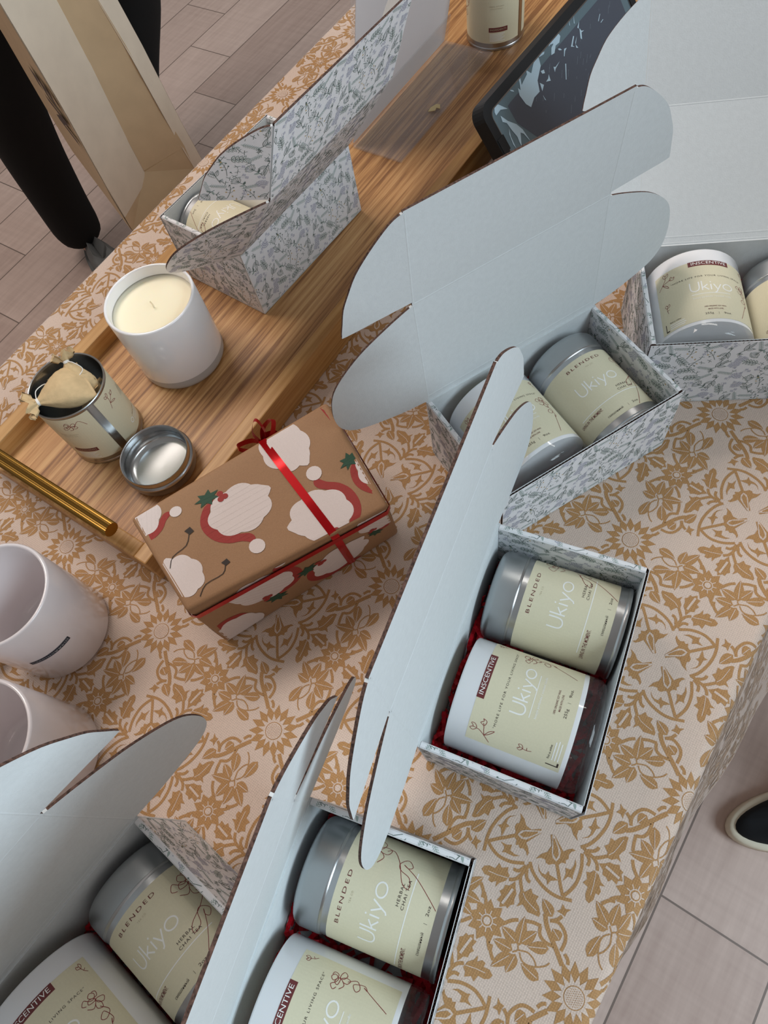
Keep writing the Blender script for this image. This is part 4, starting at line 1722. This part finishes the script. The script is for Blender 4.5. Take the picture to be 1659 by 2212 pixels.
bv.angle_limit = radians(40)


def cloud(F, x, y, r, rot=0, cap=1, hol=True, pom=True, flip=1):
    q = Flat()
    rd = random.Random(int(x * 9000 + y * 700))
    out = []
    for k in range(56):
        a = 2 * pi * k / 56
        rr = 1 + .10 * abs(sin(a * 3.5 + .4)) - .05
        if abs(a - .15) < .25:
            rr += .16 * (1 - abs(a - .15) / .25)
        out.append((rr * 1.05 * cos(a), rr * .9 * sin(a)))
    q.poly(out, M_GW, 1)
    if cap:
        up = [(-.55, .82), (-.95, .75), (-1.28, .35), (-1.36, -.1), (-1.2, -.6), (-.85, -.95), (-.45, -1.12), (-.15, -1.35), (-.02, -1.2), (-.12, -.98), (-.45, -.80), (-.78, -.55), (-.98, -.1), (-.95, .3), (-.8, .6)]
        q.poly(catmull(up, 3), M_GR, 0)
        if pom:
            q.disc(-.12, -1.55, .27, M_GW, 2, 16)
    if hol:
        hx, hy = -.72, 1.0
        pts = []
        for k in range(14):
            a = 2 * pi * k / 14
            rr = .42 if k % 2 == 0 else .22
            pts.append((hx + rr * 1.1 * cos(a + .3), hy + rr * .75 * sin(a + .3)))
        q.poly(pts, M_GG, 3)
        for dx, dy in ((.42, -.1), (.52, -.28), (.36, -.3)):
            q.disc(hx + dx, hy + dy, .11, M_GR, 4, 10)
    q.p = [([(p[0], p[1] * flip) for p in pts], m, h) for pts, m, h in q.p]
    F.move(q, x, y, rot, r)


def clipped(F, x1, y1, e=.003):
    out = Flat()
    for q, m, h in F.p:
        for ax, lo, hi in ((0, e, x1 - e), (1, -y1 + e, -e)):
            if len(q) > 2 and min(p[ax] for p in q) < lo:
                q = cut(q, ax, lo)[1]
            if len(q) > 2 and max(p[ax] for p in q) > hi:
                q = cut(q, ax, hi)[0]
        if len(q) > 2:
            out.p.append((q, m, h))
    return out


mb = MB()
F = Flat()
LX, LY = .165, .100
cloud(F, .070, -.044, .0225)
cloud(F, .121, -.017, .0200, rot=-1.35, cap=0, hol=False)
F.poly([(.120, -.0005), (.131, -.001), (.131, -.004)], M_GR, 0)
cloud(F, .119, -.081, .0220, rot=2.9)
cloud(F, .010, -.071, .0175, rot=1.6, cap=0, hol=False)
cloud(F, .006, -.006, .0170, rot=1.2, hol=False)
cloud(F, .178, -.066, .0200, rot=.4)
F.line([(.006, -.060), (.012, -.052), (.024, -.049), (.030, -.041)], .0006, M_GB, 3, 3)
F.poly([(.030, -.042), (.028, -.037), (.033, -.036), (.034, -.041)], M_GB, 3)
F.line([(.014, -.094), (.022, -.087), (.036, -.086), (.041, -.080)], .0006, M_GB, 3, 3)
F.poly([(.041, -.081), (.039, -.077), (.044, -.076), (.045, -.080)], M_GB, 3)
F.poly([(.158, -.002), (.164, -.001), (.165, -.03), (.160, -.016)], M_GR, 0)
clipped(F, LX, LY).emit(mb, bil(G8[4], G8[5], G8[6], G8[7], LX, LY), (.006, .006), base=.0002, lay=.00008)
F = Flat()
LX2, LY2 = .162, .083
cloud(F, .052, -.028, .0230, rot=2.6)
cloud(F, .112, -.052, .0240, rot=.5, hol=True)
cloud(F, .018, -.070, .0200, rot=-1.2, hol=False)
cloud(F, .152, -.020, .0190, rot=2.2)
clipped(F, LX2, LY2).emit(mb, bil(G8[7], G8[6], G8[2], G8[3], LX2, LY2), (.006, .006), base=.0002, lay=.00008)
F = Flat()
cloud(F, .030, -.030, .0200, rot=.8)
cloud(F, .080, -.060, .0200, rot=2)
clipped(F, .1, .09).emit(mb, bil(G8[4], G8[7], G8[3], G8[0], .1, .09), (.006, .006), base=.0002, lay=.00008)
F = Flat()
cloud(F, .020, -.040, .0200, rot=2.8)
cloud(F, .075, -.030, .0200, rot=.3)
clipped(F, .1, .09).emit(mb, bil(G8[6], G8[5], G8[1], G8[2], .1, .09), (.006, .006), base=.0002, lay=.00008)
mb.build('wrapping_print', g, weld=False)


def lerp(a, b, t):
    return a * (1 - t) + b * t


def band(mb, pts, w, nrm):
    rows = []
    n = len(pts)
    for i in range(n):
        d = (pts[min(i + 1, n - 1)] - pts[max(i - 1, 0)]).normalized()
        s = d.cross(nrm[i]).normalized() * w / 2
        rows.append([pts[i] + nrm[i] * .0009 - s, pts[i] + nrm[i] * .0009 + s])
    mb.grid(rows, M_RIB, True)
    rows = [[p - nrm[i] * .0004 for p in r[::-1]] for i, r in enumerate(rows)]
    mb.grid(rows, M_RIB, True)


mb = MB()
up = Vector((0, 0, 1))
fn = (G8[6] - G8[7]).cross(up).normalized()
bn = -fn
t0, t1 = .66, .725
A, B = lerp(G8[4], G8[5], t0), lerp(G8[7], G8[6], t1)
C_, D_ = lerp(G8[3], G8[2], t1 - .005), lerp(G8[0], G8[1], t0)
pts = [D_ + Vector((0, 0, .002)), A - Vector((0, 0, .004)) + bn * .0005, A + (B - A) * .02, A + (B - A) * .33, A + (B - A) * .66, A + (B - A) * .965, B + (C_ - B) * .05 + fn * .0004, B + (C_ - B) * .5, C_ + Vector((0, 0, .002))]
nn = [bn, bn, (bn + up).normalized(), up, up, (up * 1.2 + fn * .5).normalized(), (fn + up * .3).normalized(), fn, fn]
band(mb, pts, .0062, nn)
mb.build('ribbon', g)
mb = MB()
q = [lerp(G8[7], G8[3], .16), lerp(G8[6], G8[2], .10)]
en = (G8[6] - G8[7]).normalized()
r1 = lerp(G8[5], G8[1], .25)
r0 = lerp(G8[4], G8[0], .25)
P = [q[0] + (r0 - q[0]) * 1.0 - en * .0006, q[0] + (r0 - q[0]) * .5 - en * .0008, q[0] - en * .0004 + (r0 - q[0]) * .03, q[0] + fn * .0006 + en * .003] + [lerp(q[0], q[1], k / 6) + fn * .0007 for k in range(1, 6)] + [q[1] + fn * .0006 - en * .003, q[1] + en * .0008 + (r1 - q[1]) * .03, q[1] + (r1 - q[1]) * .5 + en * .001, r1 + en * .001]
nn = [-en, -en, (fn - en).normalized(), fn] + [fn] * 5 + [fn, (fn + en).normalized(), en, en]
band(mb, P, .0058, nn)
mb.build('ribbon', g)
mb = MB()
b0 = A + bn * .004 + Vector((0, 0, -.012))
for k, (dx, dn, dz, L) in enumerate(((.014, .008, .010, 1), (-.018, .006, .003, 1), (.003, .010, .016, 1), (.012, .005, -.004, .8), (.010, .005, -.016, .9))):
    e_ = en * dx + bn * dn + Vector((0, 0, dz))
    sd = e_.cross(up).normalized() * .004
    loop = [b0, b0 + e_ * .45 + sd, b0 + e_ + sd * .3, b0 + e_ * 1.02 - sd * .6, b0 + e_ * .5 - sd * 1.4, b0]
    loop = [Vector(p) for p in catmull([tuple(p) for p in loop], 4)]
    n = len(loop)
    rows = []
    for i in range(n):
        w = up.cross(e_).normalized().cross(e_.normalized()) * .0032
        rows.append([loop[i] - w, loop[i] + w])
    mb.grid(rows, M_RIB, True)
mb.build('bow', g)

# ---------------------------------------------------------------- tablet
FILM_GLINTS = {'big': [(0.0678, -0.0039), (0.0721, -0.0096), (0.0835, -0.0035), (0.0897, -0.0052), (0.0874, -0.0119), (0.0753, -0.0187), (0.0715, -0.0271), (0.062, -0.0268), (0.0528, -0.0304), (0.0486, -0.0246), (0.0463, -0.0148), (0.0487, -0.0092), (0.0505, -0.0124), (0.0534, -0.0072), (0.0546, -0.0039), (0.0573, -0.004), (0.0546, -0.0099), (0.0666, -0.0072)], 'b2': [(0.0141, -0.0135), (0.0191, -0.0219), (0.0265, -0.0299), (0.0305, -0.0379), (0.0327, -0.0522), (0.0292, -0.0413), (0.0263, -0.0382), (0.0195, -0.0476), (0.0196, -0.0433), (0.0204, -0.0385), (0.0182, -0.0307), (0.0167, -0.0224), (0.0128, -0.0187)], 'b3': [(0.016, -0.0271), (0.0134, -0.0338), (0.0125, -0.0449), (0.0115, -0.0399), (0.0129, -0.0314)], 'b4': [(0.0133, -0.0028), (0.0181, -0.0054), (0.026, -0.0146), (0.0174, -0.01), (0.0096, -0.0105), (0.0097, -0.0076)], 'b5': [(0.1107, -0.0036), (0.1183, -0.004), (0.1265, -0.0038), (0.128, -0.0077), (0.1231, -0.0109), (0.1167, -0.0102), (0.1112, -0.014), (0.1061, -0.013), (0.1103, -0.0084), (0.1153, -0.0073), (0.1108, -0.0057), (0.1077, -0.0059)], 'b6': [(0.0946, -0.0041), (0.0999, -0.0058), (0.0978, -0.007), (0.0928, -0.006), (0.0897, -0.0052)], 's1': [(0.1488, -0.0026), (0.146, -0.008), (0.1451, -0.0075)], 's2': [(0.157, -0.0032), (0.1533, -0.0102), (0.1522, -0.0096)], 's3': [(0.1544, -0.0148), (0.1603, -0.0121), (0.1556, -0.0165)], 's4': [(0.1569, -0.0168), (0.1581, -0.02), (0.1617, -0.0215), (0.1572, -0.0211), (0.154, -0.0259), (0.1525, -0.024)], 's5': [(0.1441, -0.017), (0.1455, -0.0178), (0.138, -0.0227), (0.1401, -0.025), (0.1354, -0.0222)], 's6': [(0.1489, -0.0198), (0.1427, -0.0244), (0.1443, -0.0285), (0.1416, -0.0269), (0.1432, -0.0227)], 's7': [(0.1255, -0.0184), (0.1294, -0.0197), (0.1256, -0.0205), (0.1219, -0.0235), (0.121, -0.0229)], 's8': [(0.1021, -0.0218), (0.1047, -0.0234), (0.1132, -0.0229), (0.1035, -0.0247), (0.101, -0.0263)], 's9': [(0.1183, -0.0286), (0.1197, -0.0294), (0.1111, -0.0398), (0.11, -0.0392)], 's10': [(0.0847, -0.0256), (0.0891, -0.0252), (0.0921, -0.0229), (0.091, -0.0285)], 's11': [(0.0766, -0.0216), (0.0804, -0.026), (0.0749, -0.0288)], 's12': [(0.0384, -0.0043), (0.0422, -0.0072), (0.0425, -0.0089), (0.0393, -0.0063)], 's13': [(0.0734, -0.0315), (0.0743, -0.0374), (0.0731, -0.0361)], 's14': [(0.192, -0.0229), (0.1927, -0.0233), (0.1865, -0.027), (0.1856, -0.0265)], 's15': [(0.1934, -0.0288), (0.194, -0.0294), (0.1888, -0.0298), (0.1886, -0.0292)], 's16': [(0.1175, -0.0137), (0.1205, -0.0149), (0.1222, -0.0175), (0.1186, -0.0158)], 's17': [(0.0844, -0.0151), (0.0891, -0.0165), (0.0883, -0.0195), (0.0848, -0.0179)]}
X_ = Vector((cos(radians(39.6)), sin(radians(39.6)), 0))
ed = Vector((sin(radians(39.6)) * .5736, -cos(radians(39.6)) * .5736, -.8192))
Y_ = -ed
Z_ = X_.cross(Y_)
TM = Matrix((X_, Y_, Z_)).transposed().to_4x4()
TM.translation = Vector((.1890, .5494, .13))
tab = empty('tablet', TM.to_translation(), 0, 'tablet in a black case with reflection shards painted on its peeling film, propped up beside the tray', 'tablet', rot=TM.to_euler())


def rrect(x0, y0, x1, y1, r, n=6):
    o = []
    for cx, cy, a0 in ((x1 - r, y1 - r, 0), (x0 + r, y1 - r, 90), (x0 + r, y0 + r, 180), (x1 - r, y0 + r, 270)):
        for k in range(n + 1):
            a = radians(a0 + 90 * k / n)
            o.append((cx + r * cos(a), cy + r * sin(a)))
    return o


TWd, THt = .250, .156
mb = MB()
mb.prism(rrect(-.006, -THt + .002, TWd, .005, .012), -.013, -.0015, M_BLK, M_BLK, M_BLK)
oo, ii = rrect(-.006, -THt + .002, TWd, .005, .012), rrect(.0035, -THt + .011, TWd - .0085, -.0035, .007)
mb.grid([[(p[0], p[1], -.0015) for p in oo], [(p[0] * .9995 + .00005, p[1], .0008) for p in oo], [(p[0], p[1], .0008) for p in ii], [(p[0], p[1], -.0012) for p in ii]], M_BLK, False, True)
o = mb.build('case', tab)
mb = MB()
i2 = rrect(.0048, -THt + .0123, TWd - .0098, -.0048, .006)
mb.grid([[(p[0], p[1], -.0013) for p in ii], [(p[0], p[1], .0002) for p in ii], [(p[0], p[1], .0002) for p in i2], [(p[0], p[1], -.0008) for p in i2]], M_CHR, False, True)
mb.build('trim_ring', tab)
mb = MB()
mb.prism(i2, -.0014, -.0004, M_BEZ, M_BLK, M_BLK)
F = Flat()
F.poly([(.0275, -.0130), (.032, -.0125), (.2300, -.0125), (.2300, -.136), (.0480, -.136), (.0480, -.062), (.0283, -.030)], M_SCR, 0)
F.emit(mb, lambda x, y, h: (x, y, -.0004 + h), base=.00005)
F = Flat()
for k, v in FILM_GLINTS.items():  # reflection shards and streaks on the film, drawn as flat pale pieces
    F.poly(v, M_FILM_GLINT, 0)
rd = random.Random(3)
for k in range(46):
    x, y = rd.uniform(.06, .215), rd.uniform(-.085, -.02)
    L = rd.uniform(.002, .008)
    F.line([(x, y), (x + L * .75, y + L * .66)], .00028, M_FILM_GLINT, 0, 0, True)
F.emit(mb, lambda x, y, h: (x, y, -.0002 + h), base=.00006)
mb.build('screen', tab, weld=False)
mb = MB()
mb.box((.005, -.026, -.0010), (-.0045, -.040, .0014), M_BLK)
mb.build('side_button', tab)
mb = MB()
a0, a1 = TM.inverted() @ W(.560, .322, .0008), TM.inverted() @ W(.640, .322, .0008)
b0_, b1_ = Vector((a0.x, -.05, -.0131)), Vector((a1.x, -.05, -.0131))
for dz in (0, -.003):
    v = Vector((0, 0, dz))
    mb.face([a0 + v, a1 + v, b1_ + v, b0_ + v], M_BLK)
mb.build('stand', tab)

# ---------------------------------------------------------------- people
def skin_obj(name, verts, edges, radii, m, parent, root=0, sub=2):
    me = bpy.data.meshes.new(name)
    me.from_pydata(verts, edges, [])
    me.materials.append(m)
    o = bpy.data.objects.new(name, me)
    COL.objects.link(o)
    o.parent = parent
    md = o.modifiers.new('skin', 'SKIN')
    md.use_smooth_shade = True
    if not me.skin_vertices:
        me.attributes.new('skin', 'FLOAT', 'POINT') if False else None
    bm = bmesh.new()
    bm.from_mesh(me)
    ly = bm.verts.layers.skin.verify()
    bm.verts.ensure_lookup_table()
    for i, v in enumerate(bm.verts):
        r = radii[i]
        v[ly].radius = r if isinstance(r, tuple) else (r, r)
        v[ly].use_root = (i == root)
    bm.to_mesh(me)
    bm.free()
    sb = o.modifiers.new('sub', 'SUBSURF')
    sb.levels = sub
    sb.render_levels = sub
    return o


def shoe(parent, name, foot, yaw, m_up, m_sole, length=.272, wid=.098):
    """foot: ball point position; toe towards +y before yaw"""
    mb = MB()
    T = Matrix.Translation(foot) @ Matrix.Rotation(yaw, 4, 'Z')
    n = 40

    def oval(k, sc, z):
        a = 2 * pi * k / n
        y = .5 * length * sin(a)
        t = (y / length + .5)
        w = wid * .5 * (.74 + .28 * sin(min(1, max(0, t)) * pi * .62)) * cos(a)
        e = sc * .006
        return T @ Vector((w - math.copysign(e, w) * min(1, abs(cos(a)) * 1.3), y - e * sin(a), z))
    prof = [(0, .0005), (-.2, .010), (-.1, .021), (.35, .0255), (1.4, .0260)]
    rows = [[oval(k, s, z) for k in range(n)] for s, z in prof]
    mb.grid(rows, m_sole, True, True)
    mb.face([oval(k, 0, .0005) for k in range(n - 1, -1, -1)], m_sole)
    mb.face([oval(k, 1.4, .0260) for k in range(n)], m_sole)
    s = mb.build(name + '_sole', parent)
    mb = MB()
    rows = []
    for s_, z, dy in ((1.5, .0258, 0), (1.7, .040, 0), (2.6, .056, -.012), (4.2, .068, -.032), (4.6, .078, -.052)):
        row = []
        for k in range(n):
            p = oval(k, s_, z)
            loc_ = T.inverted() @ p
            fy = (loc_.y / length + .5)
            zz = .0258 + (z - .0258) * (1.15 if fy < .45 else max(.35, 1.15 - (fy - .45) * 1.6))
            y = loc_.y if dy == 0 else min(loc_.y, .5 * length + dy * 2.6)
            row.append(T @ Vector((loc_.x, y, zz)))
        rows.append(row)
    mb.grid(rows, m_up, True, True)
    mb.face(rows[-1], m_up)
    mb.build(name + '_upper', parent)


def person(loc, yaw, feet, hips, hands, label, m_tr, m_up, m_sole, m_top, toe, kn=(0, 0)):
    root = empty('person', loc, yaw, label, 'person')
    (lx, ly), (rx, ry) = feet
    hx, hy, hz = hips
    sh = hz + .50
    V, E, R = [], [], []

    def add(p, r, prev=None):
        V.append(p)
        R.append(r)
        if prev is not None:
            E.append((prev, len(V) - 1))
        return len(V) - 1
    pel = add((hx, hy, hz), (.145, .10))
    ab = add((hx, hy + .01, hz + .16), (.120, .09), pel)
    chs = add((hx, hy + .01, hz + .36), (.125, .085), ab)
    nk = add((hx, hy + .01, sh + .06), .052, chs)
    n2 = add((hx, hy + .02, sh + .12), .052, nk)
    hd_ = add((hx, hy + .03, sh + .20), (.072, .088), n2)
    add((hx, hy + .03, sh + .29), (.066, .080), hd_)
    for sx, (fx, fy), (ax, ay, az) in ((1, feet[0], hands[0]), (-1, feet[1], hands[1])):
        h1 = add((hx + sx * .09, hy, hz - .06), .085, pel)
        kx_ = (hx + sx * .09) * .5 + fx * .5 + kn[0 if sx > 0 else 1]
        k1 = add((kx_, (hy + fy) / 2 + .03, hz * .53), .056, h1)
        c1 = add((kx_ * .5 + fx * .5, (hy + fy) / 2 * .5 + fy * .5 - .01, hz * .36), .054, k1)
        a1 = add((fx, fy - .02, .105), .034, c1)
        f1 = add((fx, fy - .01, .050), .024, a1)
        add((fx + toe[0 if sx > 0 else 1][0] * .10, fy + toe[0 if sx > 0 else 1][1] * .09, .030), .016, f1)
        s1 = add((hx + sx * .165, hy + .01, sh - .035), .044, chs)
        ex, ey, ez = (hx + sx * .17 + ax) / 2 + sx * .06, (hy + ay) / 2 - .06, (sh + az) / 2 - .10
        e1 = add((ex, ey, ez), .038, s1)
        w1 = add((ax, ay, az), .026, e1)
        d = (Vector((ax, ay, az)) - Vector((ex, ey, ez))).normalized()
        sd = d.cross(Vector((0, 0, 1))).normalized()
        pm = add(tuple(Vector((ax, ay, az)) + d * .05), (.032, .016), w1)
        for q, (o_, L) in enumerate(((-.027, .062), (-.009, .072), (.009, .068), (.027, .052))):
            b = Vector((ax, ay, az)) + d * .09 + sd * o_
            k_ = add(tuple(b), .0085, pm)
            m_ = add(tuple(b + d * L * .45 + Vector((0, 0, -.008))), .0075, k_)
            add(tuple(b + d * L * .8 + Vector((0, 0, -.028))), .0065, m_)
        t_ = add(tuple(Vector((ax, ay, az)) + d * .04 - sd * .036 * sx), .010, w1)
        add(tuple(Vector((ax, ay, az)) + d * .075 - sd * .050 * sx), .0085, t_)
    skin_obj('body', V, E, R, M_SKIN, root)
    # clothes
    V, E, R = [], [], []
    pel = add((hx, hy, hz + .02), (.162, .118))
    add((hx, hy, hz + .12), (.148, .110), pel)
    for sx, (fx, fy) in ((1, feet[0]), (-1, feet[1])):
        h1 = add((hx + sx * .092, hy, hz - .08), .105, pel)
        kx_ = (hx + sx * .09) * .5 + fx * .5 + kn[0 if sx > 0 else 1]
        k1 = add((kx_, (hy + fy) / 2 + .02, hz * .53), .082, h1)
        c1 = add((kx_ * .5 + fx * .5, (hy + fy) / 2 * .5 + fy * .5 - .01, hz * .34), .074, k1)
        a1 = add((fx, fy - .02, .13), .066, c1)
        add((fx, fy - .02, .045), .066, a1)
    skin_obj('trousers', V, E, R, m_tr, root)
    V, E, R = [], [], []
    ab = add((hx, hy + .01, hz + .0), (.185, .150))
    a1_ = add((hx, hy + .01, hz + .10), (.180, .145), ab)
    a2 = add((hx, hy + .01, hz + .22), (.172, .138), a1_)
    chs = add((hx, hy + .01, hz + .40), (.190, .140), a2)
    add((hx, hy + .01, sh + .07), .088, chs)
    for sx, (ax, ay, az) in ((1, hands[0]), (-1, hands[1])):
        s1 = add((hx + sx * .18, hy + .01, sh - .02), .078, chs)
        ex, ey, ez = (hx + sx * .17 + ax) / 2 + sx * .06, (hy + ay) / 2 - .06, (sh + az) / 2 - .10
        e1 = add((ex, ey, ez), .058, s1)
        add(tuple(Vector((ex, ey, ez)) * .10 + Vector((ax, ay, az)) * .90), .044, e1)
    skin_obj('jumper', V, E, R, m_top, root)
    mb = MB()
    rows = []
    for i in range(12):
        th = radians(2 + i * 11)
        row = []
        for k in range(28):
            a = 2 * pi * k / 28
            dn = 1 if sin(a) < .35 or th < radians(58) else .0
            t_ = min(th, radians(58)) if not dn else th
            row.append((hx + .080 * sin(t_) * cos(a), hy + .018 + .096 * sin(t_) * sin(a), sh + .235 + .118 * cos(t_)))
        rows.append(row)
    mb.grid(rows[::-1], M_HAIR, True, True)
    mb.build('hair', root)
    for sx in (1, -1):
        mb = MB()
        mb.lathe([(.0001, -.011), (.008, -.008), (.011, 0), (.008, .008), (.0001, .011)], M_EYE, 16)
        mb.tube([(0, .0085, 0), (0, .0115, 0)], .005, M_HAIR, 12)
        mb.build('eye', root, (hx + sx * .028, hy + .094, sh + .215))
    mb = MB()
    mb.tube([(hx, hy + .112, sh + .225), (hx, hy + .128, sh + .192), (hx, hy + .116, sh + .186)], [.007, .012, .010], M_SKIN, 10)
    mb.build('nose', root)
    mb = MB()
    mb.tube([(hx - .022, hy + .108, sh + .158), (hx, hy + .114, sh + .157), (hx + .022, hy + .108, sh + .158)], [.003, .006, .003], M_MAR, 8)
    mb.build('mouth', root)
    for i in range(2):
        fx, fy = feet[i]
        yw = atan2(-toe[i][0], toe[i][1])
        shoe(root, 'shoe', (fx + toe[i][0] * .075, fy + toe[i][1] * .075, 0), yw, m_up, m_sole)
    return root


# far person, facing the table (local +y towards the table), black trousers
pa = W(.90, 1.58, FLOOR_Z)
person(pa, TA + pi, ((.20, -.02), (-.11, -.06)), (-.02, .0, .90), ((.255, .425, .985), (-.22, .16, .78)),
       'person in black trousers and grey shoes standing behind the table with a paper bag', M_TROU, M_GSHOE, M_GSHOE, M_SHIRT, ((.3, .95), (-.2, .97)), (.06, -.14))
pb = W(.40, -.50, FLOOR_Z)
person(pb, TA, ((.40, -.16), (-.036, .042)), (.22, -.26, .90), ((.46, -.10, .78), (.02, -.20, .78)),
       'person wearing a black shoe with off-white sole, standing on the floor at the right', M_TROU, M_CANV, M_SOLE, M_SHIRT, ((.05, 1), (-.65, .75)))

# ---------------------------------------------------------------- paper bag
bag = empty('paper_bag', W(.6, 1.1, -.28), TA, 'beige paper shopping bag with black block letters, held in front of the black trousers', 'bag')
mb = MB()
o_ = Vector((.6, 1.1, -.28))
zb, zt = 0, .43
A_, Mi_, B1_, B2_ = Vector((.516, 1.0, 0)), Vector((.610, 1.030, 0)), Vector((.690, 1.0, 0)), Vector((.716, 1.004, 0))
TOPS = {id(B1_): -.055, id(B2_): -.045, id(Mi_): .0}
Cc, Dd = Vector((.630, 1.27, 0)), Vector((.800, 1.27, 0))


def wall(mb, p, q, z0, z1, m, th=.0008, sk=(0, 0)):
    dp, dq = TOPS.get(id(p), 0), TOPS.get(id(q), 0)
    p, q = p - Vector((.6, 1.1, 0)), q - Vector((.6, 1.1, 0))
    n = Vector((-(q - p).y, (q - p).x, 0)).normalized() * th
    for s, fl in ((n, 0), (-n, 1)):
        rows = []
        for k in range(7):
            t = k / 6
            z = z0 + (z1 - z0) * t
            w = .0025 * sin(t * 9)
            rows.append([p + s + Vector((dp * t, w, z)), (p + q) / 2 + s + Vector(((dp + dq) / 2 * t, -w, z + .0)), q + s + Vector((dq * t, w, z))])
        mb.grid(rows if not fl else [r[::-1] for r in rows], m, True)


mb = MB()
wall(mb, A_, Mi_, .030, zt, M_BAG)
mb.build('gusset_panel', bag)
mb = MB()
wall(mb, Mi_, B1_, .045, zt, M_BAG_SHADE)
mb.build('gusset_panel', bag)
mb = MB()
wall(mb, B1_, B2_, 0, zt, M_BAG)
mb.build('seam_flange', bag)
mb = MB()
wall(mb, Cc, A_, 0, zt, M_BAG_SHADE)
F = Flat()
d = (A_ - Cc)
ln = d.length
for j, ch in enumerate(('E', 'N')):
    F.text(ch, ln - .060, .235 - j * .052, .120, M_INK, 0, rot=-pi / 2, bold=.05, sx=.5)
dn_ = d.normalized()
nr = Vector((dn_.y, -dn_.x, 0))
bo = Cc - Vector((.6, 1.1, 0))
for sg in (1, -1):
    if nr.dot(Vector((-1, 0, 0))) < 0:
        nr = -nr
F.emit(mb, lambda x, y, h: bo + dn_ * x + nr * (.0036 + h) + Vector((0, 0, y)), (None, .03), base=.0002)
mb.build('printed_panel', bag, weld=False)
mb = MB()
wall(mb, B2_, Dd, 0, zt, M_BAG_SHADE)
mb.build('side_panel', bag)
mb = MB()
wall(mb, Dd, Cc, 0, zt, M_BAG)
mb.build('rear_gusset', bag)
mb = MB()
sh_ = Vector((.6, 1.1, 0))
for tri in (((A_, .030), (Mi_, .042), (A_, 0)), ((A_, 0), (Mi_, .042), (B1_, 0)), ((B1_, 0), (Mi_, .042), (B1_, .045))):
    P = [v - sh_ + Vector((0, 0, z)) for v, z in tri]
    mb.face(P, M_BAG_SHADE)
P = [v - sh_ for v in (A_, B1_, B2_, Dd, Cc)]
mb.face(P, M_BAG_SHADE)
mb.build('bag_bottom', bag)
mb = MB()
hx_, hy_ = .645, 1.145
for a_, c_ in ((A_, Cc), (B2_, Dd)):
    p0, p1 = lerp(a_, c_, .3) - sh_, lerp(a_, c_, .7) - sh_
    top = Vector((hx_, hy_, 0)) - sh_ + Vector((0, 0, .505))
    pts = catmull([tuple(p0 + Vector((0, 0, zt - .02))), tuple(lerp(p0, top, .5) + Vector((0, 0, zt * .5 + .03))), tuple(top), tuple(lerp(p1, top, .5) + Vector((0, 0, zt * .5 + .03))), tuple(p1 + Vector((0, 0, zt - .02)))], 6)
    mb.tube(pts, .003, M_BAG, 8)
mb.build('bag_handle', bag)
